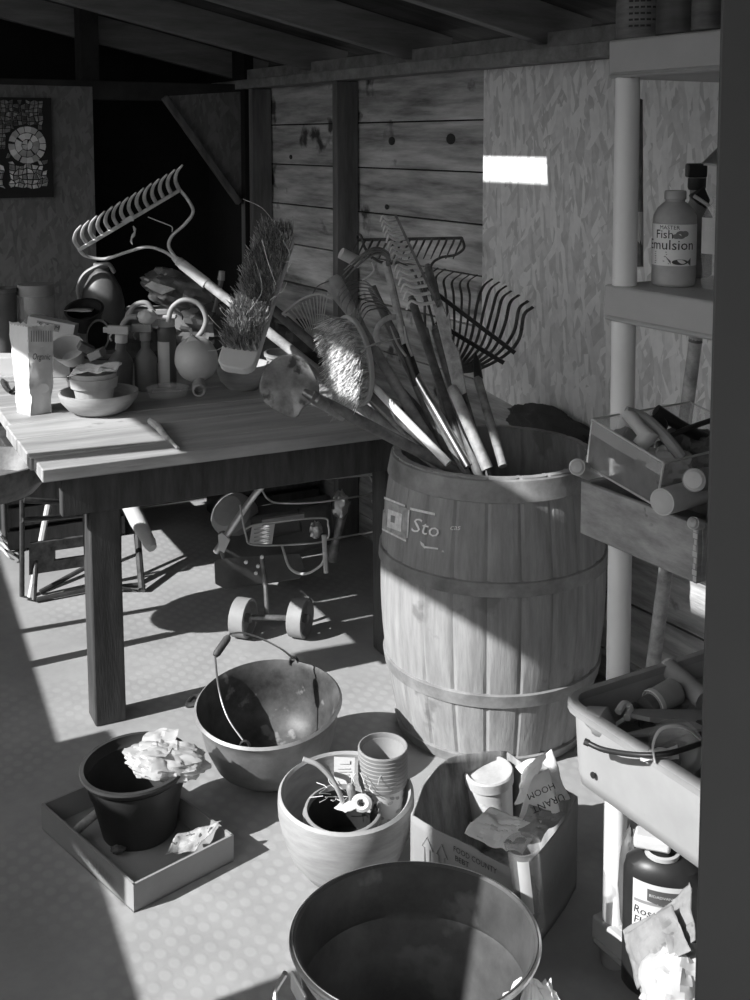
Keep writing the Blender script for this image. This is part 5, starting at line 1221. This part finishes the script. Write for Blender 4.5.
# wooden box on the shelf above, with rolls
wz = P(580, 533, 2.200).z; W0 = P(580, 533, 2.200); Mw = BASIS(Vector((W0.x, W0.y, zb+.001)), sx, sy, Vector((0,0,1))); wl, ww, wh = .305, .28, .105
T = thing('wooden_box', 'shallow unpainted wooden box with scuffed corners on the middle shelf', 'box', Mw @ Vector((wl/2, ww/2, 0)))
m_wbox = mat('scuffed_box_wood', .32, .7, var=.4, scale=9, stretch=(1, 1, 3), bump=.25, spots=.30, spotv=.12, spotscale=18)
for nm, c, s_ in (('front_board', (wl/2, .006, wh/2), (wl, .012, wh)), ('back_board', (wl/2, ww-.006, wh/2), (wl, .012, wh)), ('end_board', (.006, ww/2, wh/2), (.012, ww-.025, wh)), ('end_board', (wl-.006, ww/2, wh/2), (.012, ww-.025, wh)), ('bottom', (wl/2, ww/2, .006), (wl-.025, ww-.025, .010))):
    build(nm, MB().box(c, s_, Mw), m_wbox, T, bevel=.002)
mb = MB()
for k in range(9): z = .008+k*.011; mb.box((wl-.004-.001*(k % 3), -.0006, z), (.007+.003*sin(k*1.974), .001, .009), Mw)
build('flaked_paint', mb, m_white, T)
def roll(a, b, r, label, m, mend, hollow=False):
    ax_ = (b-a).normalized(); T = thing('paper_roll', label, 'roll', a)
    build('roll', MB().tube([a, a.lerp(b, .5), b], r, 24), m, T)
    build('end_face', MB().lathe([(0, .006), (r*.7, .004), (r*.96, -.001), (r*.7, -.008), (0, -.006)], BASIS(a, *frame(-ax_)), 20), mend, T)
roll(P(662, 502, 1.936), P(716, 487, 2.068), .0235, 'pale roll lying across the near end of the wooden box', m_lgrey, m_paper)
roll(P(577, 467, 2.200), P(604, 478, 2.350), .0165, 'light roll sticking out at the far left end of the wooden box', m_lgrey, m_cream)
roll(P(693, 523, 1.936), P(712, 530, 1.993), .011, 'thin pale dowel end inside the near corner of the wooden box', m_lgrey, m_cream)
roll(P(694, 480, 1.946), P(716, 478, 2.115), .0205, 'clear-ended tube above the pale roll beside the clear plastic box', m_grey, m_lgrey)
# clear plastic box standing tilted on top
k1_ = dict(A=P(592, 419, 2.218), B=P(664, 463, 1.974), a=P(587, 466, 2.237), b=P(656, 506, 2.012)); dv = P(690, 402, 2.463)-k1_['A']
T = thing('clear_box', 'tilted clear plastic box of gloves and small parts on top of the wooden box', 'box', k1_['b'])
K = k1_; Ab, Bb, ab_, bb_ = [K[k]+dv for k in 'ABab']
build('front_wall', MB().slab([K['a'], K['b'], K['B'], K['A']], (0, 1, 0), .002), mat('cloudy_clear', .26, .3, var=.35, scale=14, bump=.02, alpha=.55), T)
build('side_wall', MB().slab([K['b'], bb_, Bb, K['B']], (-1, 0, 0), .002), m_clear, T)
build('side_wall', MB().slab([K['a'], ab_, Ab, K['A']], (1, 0, 0), .002), m_clear, T)
build('back_wall', MB().slab([ab_, bb_, Bb, Ab], (0, -1, 0), .002), m_clear, T)
build('floor_panel', MB().slab([K['a'], K['b'], bb_, ab_], (0, 0, 1), .002), m_clear, T)
mb = MB()
for p, q in ((K['A'], K['B']), (K['B'], Bb), (Bb, Ab), (Ab, K['A']), (K['a'], K['b']), (K['b'], K['B']), (K['a'], K['A'])): mb.tube([p, q], .0022, 6)
build('edge_rim', mb, m_lgrey, T)
mb = MB(); f_ = lambda u, v: (K['A'].lerp(K['B'], u)).lerp(K['a'].lerp(K['b'], u), v)+Vector((0, -.002, 0)); mb.slab([f_(0, .0), f_(1, .0), f_(1, .30), f_(0, .30)], (0, -1, 0), .001); build('frosted_band', mb, mat('frosted', .8, .4, var=0, bump=0, alpha=.22), T)
cen = (K['a']+bb_)/2
for i, (u, v, hh, rr, m_, lab) in enumerate(((.25, .25, .045, .045, m_grey, 'grey crumpled packet at the left of the clear plastic box'), (.7, .3, .04, .05, m_lgrey, 'light crumpled packet at the near end of the clear plastic box'), (.45, .7, .04, .06, m_dgrey, 'dark bundle at the back of the clear plastic box'), (.85, .7, .05, .05, m_dgrey, 'dark bundle at the right of the clear plastic box'))):
    p = K['a'].lerp(K['b'], u)+dv*v+Vector((0, 0, hh)); mb = MB(); lump(mb, p, rr, rr, .035, 60+i, .35, 16); single('small_packet', lab, 'packet', mb, m_, smooth=25)
stick('garden_gloves', 'pale clamp with rounded jaws on top of the clear plastic box', 'clamp', [P(625, 413, 2.162), P(632, 418, 2.153), P(640, 428, 2.134), P(648, 436, 2.115), P(640, 446, 2.115)], [.010, .014, .013, .020, .016], m_lgrey, lambda T: build('jaw', MB().tube(smoothpath([P(626, 412, 2.162), P(640, 416, 2.162), P(652, 424, 2.143), P(668, 440, 2.106), P(682, 458, 2.087)], 5), .011, 10), m_grey, T)).name = 'hand_clamp'
stick('secateurs', 'dark curved handles of pruning shears sticking up in the clear box', 'secateurs', [P(656, 410, 2.256), P(668, 418, 2.256), P(684, 428, 2.256), P(704, 438, 2.275)], .0125, m_black, lambda T: build('handle', MB().tube(smoothpath([P(668, 437, 2.143), P(684, 430, 2.162), P(700, 424, 2.181), P(712, 420, 2.209)], 5), .0055, 8), m_black, T))
mb = MB(); mb.lathe([(0, -.008), (.018, -.006), (.022, .0), (.018, .006), (0, .008)], BASIS(P(657, 424, 2.218), *frame(Vector((0, -.6, .7)))), 20); single('jar_lid', 'round black lid behind the pale clamp in the clear box', 'lid', mb, m_black)

# bottles on the shelf with the emulsion
eb = P(673, 293, 2.30); eb = Vector((eb.x, 2.30, z2+.001)); r = .0435; he = P(673, 191, 2.30).z-z2
T = thing('emulsion_bottle', 'pale plastic fertiliser bottle with a fish label on the upper shelf', 'bottle', eb); M = Matrix.Translation(eb)
pr = [(0, 0), (r-.004, 0), (r, .005), (r, .030), (r*.985, .034), (r, .038), (r, he*.66), (r*.985, he*.67), (r, he*.68), (r*.97, he*.74), (r*.78, he*.82), (r*.52, he*.875), (r*.44, he*.885), (r*.44, he*.92), (0, he*.92)]
build('bottle', MB().lathe(pr, M, 44), mat('emulsion_plastic', .42, .45, var=.2, scale=10, bump=.02), T)
build('cap', MB().lathe([(r*.44, he*.905), (r*.50, he*.91), (r*.50, he*.985), (r*.46, he), (0, he)], M, 32), m_cream, T)
def onb(x, y, k=1.0): a = -pi/2-.16+x/r; return M @ Vector((cos(a)*(r+.001*k), sin(a)*(r+.001*k), y))
mb = MB().grid(lambda u, v: onb(-.062+.118*u, .042+(he*.655-.042)*v, .6), 24, 2); lab_ = build('label', mb, mat('bright_label', .85, .5, var=.05, bump=0), T)
m_pg = m_inkg
for tx, sz, cx, cy, kk, mm in (('MASTER', .011, -.008, .118, 0, m_ink), ('Fish', .024, -.018, .104, .1, m_ink), ('Emulsion', .028, -.008, .083, .1, m_ink)):
    mb = MB(); put_text(mb, tx, sz, lambda x, y: onb(x-.006, y, 1.6), cx, cy); build('lettering', mb, mm, lab_)
mb = MB()
for cx, cy, rx_, ry_ in ((.008, .104, .010, .008), (.016, .106, .008, .006), (.0, .101, .008, .005)): mb.add([onb(cx+rx_*cos(t), cy+ry_*sin(t), 1.4) for t in [2*pi*i/16 for i in range(16)]], [list(range(16))])
build('printed_fruit', mb, m_inkg, lab_)
mb = MB(); mb.add([onb(.008+.016*cos(t), .050+.0055*sin(t), 1.4) for t in [2*pi*i/20 for i in range(20)]], [list(range(20))]); mb.add([onb(.022, .050, 1.5), onb(.030, .058, 1.5), onb(.030, .042, 1.5)], [(0,1,2)]); mb.add([onb(-.010, .052, 1.5), onb(-.022, .063, 1.5), onb(-.010, .046, 1.5)], [(0,1,2)]); build('printed_fish', mb, m_dgrey, lab_)
mb = MB()
for k in range(6): mb.add([onb(-.046, .070-k*.0045, 1.5), onb(-.018+.008*sin(k*3), .070-k*.0045, 1.5), onb(-.018+.008*sin(k*3), .0685-k*.0045, 1.5), onb(-.046, .0685-k*.0045, 1.5)], [(0,1,2,3)])
build('small_print', mb, m_inkg, lab_)
# trigger bottle behind
q = Vector((P(694, 290, 2.44).x, 2.44, z2+.001)); T = thing('trigger_bottle', 'grey trigger spray bottle with a black head behind the pale bottle', 'bottle', q); M = Matrix.Translation(q)
build('bottle', MB().lathe(bottle_prof(.036, .19, .4, .68), M, 30), mat('dull_bottle', .2, .45, var=.4, scale=14, bump=.03), T)
build('collar', MB().lathe([(.017, .185), (.019, .19), (.019, .21), (0, .21)], M, 20), m_black, T)
build('trigger_head', MB().box((-.002, 0, .226), (.042, .026, .030), M).slab([P(704, 185, 2.42), P(711, 201, 2.42), P(705, 211, 2.42), P(690, 196, 2.42)], (0, 1, 0), .02), m_black, T, bevel=.004)
build('trigger', MB().tube(smoothpath([P(694, 196, 2.40), P(702, 201, 2.39), P(709, 206, 2.38)], 4), .004, 8), m_lgrey, T)
# clear bottle with RECYCLE text
q = Vector((P(716, 300, 2.24).x, 2.24, z2+.001)); T = thing('clear_bottle', 'clear plastic bottle with recycle lettering half behind the door frame', 'bottle', q); M = Matrix.Translation(q)
build('bottle', MB().lathe([(0, 0), (.026, 0), (.031, .012), (.027, .035), (.031, .06), (.031, .14), (.012, .17), (.012, .18), (0, .18)], M, 30), m_clear, T)
lb3 = build('label', MB().grid(lambda u, v: M @ Vector((cos(pi*(1.0+.9*u))*.0318, sin(pi*(1.0+.9*u))*.0318, .07+.07*v)), 18, 2), m_lgrey, T)
mb = MB(); put_text(mb, 'RECYCLE', .012, lambda x, y: M @ Vector((cos(-1.95+x/.032)*.0325, sin(-1.95+x/.032)*.0325, .118+y))); build('lettering', mb, m_white, lb3)
T = thing('light_reflector', 'pale triangular metal corner sticking out beside the door frame', 'reflector', P(712, 160, 2.2)); build('shade', MB().slab([P(704, 164, 2.2), P(720, 148, 2.25), P(722, 165, 2.2)], (0, 1, 0), .02), m_steel, T); build('edge', MB().tube([P(704, 164, 2.2), P(722, 165.5, 2.2)], .003, 6), m_white, T)
# handles standing behind the post
T = thing('wooden_pole', 'dark pole with a pale band leaning behind the front shelf post', 'pole', Vector((P(638, 290, 2.62).x, 2.62, z2))); p0, p1 = Vector((P(638, 290, 2.62).x, 2.62, z2+.002)), P(638, 100, 2.7)
build('handle', MB().tube([p0, p1], .011, 10), m_handle_d, T); build('pale_band', MB().tube([P(638.5, 252, 2.63), P(638.2, 212, 2.64)], .0118, 12), m_paper, T)
# slanted pole behind lower shelf
a, b = F(652, 700, 0), P(697, 330, 2.78); a = Vector((P(652, 660, 2.9).x-.02, 2.95, 0))
T = thing('leaning_pole', 'dull brown pole leaning against the wall behind the shelves', 'pole', a); build('pole', MB().tube([a, a.lerp(b, .5), b], [.019, .018, .016], 14), m_handle, T); build('end_cap', MB().tube([b-(b-a).normalized()*.03, b], [.0175, .012], 12), m_dgrey, T)
# tins on the top shelf
for i, (px, Y, r, lab) in enumerate(((642, 2.33, .052, 'printed paint tin at the far end of the top shelf'), (680, 2.20, .045, 'plain dark tin beside the printed one on the top shelf'), (708, 2.10, .03, 'narrow tin nearest the door frame on the top shelf'))):
    q = Vector((P(px, 30, Y).x, Y, z1+.001)); T = thing('paint_tin', lab, 'tin', q, 'tins on the top shelf'); M = Matrix.Translation(q); h = .17
    mt = mat('tin_label_%d' % i, (.16, .07, .12)[i], .5, var=.4, scale=9, stretch=(1, 1, 6), bump=.03)
    build('can', MB().lathe([(0, 0), (r, 0), (r*1.02, .003), (r, .006), (r, h-.006), (r*1.02, h-.003), (r*.95, h), (0, h-.004)], M, 36), mt, T)
    build('lid', MB().lathe([(0, h-.003), (r*.85, h-.003), (r*.9, h+.002), (0, h+.001)], M, 30), m_dsteel, T)
    if i == 0:
        mb = MB()
        for k in range(5):
            for seg_ in range(4+k % 2): a0 = -2.3+seg_*.22; z = .075-k*.012; mb.add([M @ Vector((cos(a)*(r+.0012), sin(a)*(r+.0012), zz)) for a, zz in ((a0, z), (a0+.16, z), (a0+.16, z-.004), (a0, z-.004))], [(0,1,2,3)])
        build('small_print', mb, m_ink, T)

# bottle on the bottom shelf
zbm = .101; q = P(655, 940, 2.02); q = Vector((q.x, 2.10, zbm)); kf = 1.0
hb_ = P(655, 843, 2.10).z-zbm; r = .073
q = Vector((P(661, 900, 2.10).x, 2.10, zbm))
T = thing('garden_spray_bottle', 'large dark rose and flower spray bottle with a white label on the bottom shelf', 'bottle', q); M = BASIS(q, Vector((cos(-.35), sin(-.35), 0)), Vector((-sin(-.35), cos(-.35), 0)), Vector((0,0,1)))
def ov(levels): 
    mb = MB(); return mb.lathe(levels, M, 40, sy=.62)
build('bottle', ov([(0, 0), (r-.006, 0), (r, .008), (r, hb_*.80), (r*.93, hb_*.87), (r*.62, hb_*.925), (r*.36, hb_*.94), (r*.36, hb_*.97), (0, hb_*.97)]), m_black, T)
build('cap', MB().box((-.018, 0, hb_*1.01), (.070, .042, .026), M), m_lgrey, T, bevel=.006)
build('neck_band', MB().lathe([(r*.38, hb_*.925), (r*.46, hb_*.93), (r*.46, hb_*.955), (r*.38, hb_*.96)], M, 24), m_cream, T)
def onl(x, y, k=1.0):
    a = -pi/2+x/(r*.92); return M @ Vector((cos(a)*(r+.0008*k), sin(a)*(r*.62+.0008*k), y))
ly0, ly1 = hb_*.22, hb_*.80
lb4 = build('label', MB().grid(lambda u, v: onl(-.050+.112*u, ly0+(ly1-ly0)*v), 24, 2), m_white, T)
mb = MB().grid(lambda u, v: onl(-.020+.062*u, ly1-.034+.024*v-(.006*(1-abs(2*u-1)))*(1-v), 1.8), 16, 2); build('badge', mb, m_dgrey, lb4)
mb = MB(); put_text(mb, 'BIOADVANCED', .0078, lambda x, y: onl(x+.011, ly1-.022+y, 2.8)); build('lettering', mb, m_white, lb4)
mb = MB(); put_text(mb, 'Rose &', .023, lambda x, y: onl(x-.014, ly1-.060+y, 2.0), shear=.15); build('lettering', mb, m_ink, lb4)
mb = MB(); put_text(mb, 'Flower', .023, lambda x, y: onl(x-.014, ly1-.081+y, 2.0), shear=.15); build('lettering', mb, m_ink, lb4)
mb = MB().grid(lambda u, v: onl(-.046+.07*u, ly1-.044+.006*v+.004*u, 1.8), 12, 2); build('stripe', mb, m_inkg, lb4)
mb = MB(); lump(mb, P(631, 880, 2.22), .026, .03, .11, 71, .15, 18); single('dark_bottle', 'dark dusty bottle hidden between the front post and the rose spray', 'bottle', mb, m_dgrey)
# wrapped paper and bag in front of it
T = thing('paper_wrap', 'crumpled brown paper wrapping in front of the rose spray bottle', 'paper', P(660, 970, 1.98)); m_wrap = mat('wrap_paper', .24, .8, var=.25, scale=14, bump=.3, bscale=25)
def cw(pts, amp, seed, m=m_wrap, nm='sheet', n=22):
    mb = MB(); crumple(mb, [P(*p) for p in pts], n, amp, 22, seed); build(nm, mb, m, T, solid=.0016, smooth=16)
cw([(624, 935, 2.02), (640, 990, 1.96), (690, 950, 1.90), (672, 905, 1.98)], .012, 1)
cw([(655, 912, 2.0), (690, 882, 2.02), (695, 940, 1.92), (668, 958, 1.92)], .012, 2)
cw([(624, 930, 2.03), (655, 912, 2.03), (672, 965, 1.93), (640, 992, 1.95)], .014, 4, m_wrap)
mb = MB(); lump(mb, P(684, 990, 1.93), .075, .07, .075, 81, .25, 26, None, 2.4); single('plastic_bag', 'white crumpled plastic bag at the bottom right against the door frame', 'bag', mb, mat('shelf_bag', .42, .4, var=.08, bump=.15, bscale=18), smooth=25)
# foot of the shelving unit
T_ = SH; build('foot', MB().lathe([(0, 0), (.026, 0), (.028, .02), (.033, .06), (.033, .075), (0, .075)], Matrix.Translation(shpt(0, 0, 0)), 22), m_grey, SH)
build('foot', MB().lathe([(0, 0), (.026, 0), (.028, .02), (.033, .06), (.033, .075), (0, .075)], Matrix.Translation(shpt(0, DQ-.06, 0)), 22), m_grey, SH)
# rubbish and dark sheet behind the barrel at the foot of the wall
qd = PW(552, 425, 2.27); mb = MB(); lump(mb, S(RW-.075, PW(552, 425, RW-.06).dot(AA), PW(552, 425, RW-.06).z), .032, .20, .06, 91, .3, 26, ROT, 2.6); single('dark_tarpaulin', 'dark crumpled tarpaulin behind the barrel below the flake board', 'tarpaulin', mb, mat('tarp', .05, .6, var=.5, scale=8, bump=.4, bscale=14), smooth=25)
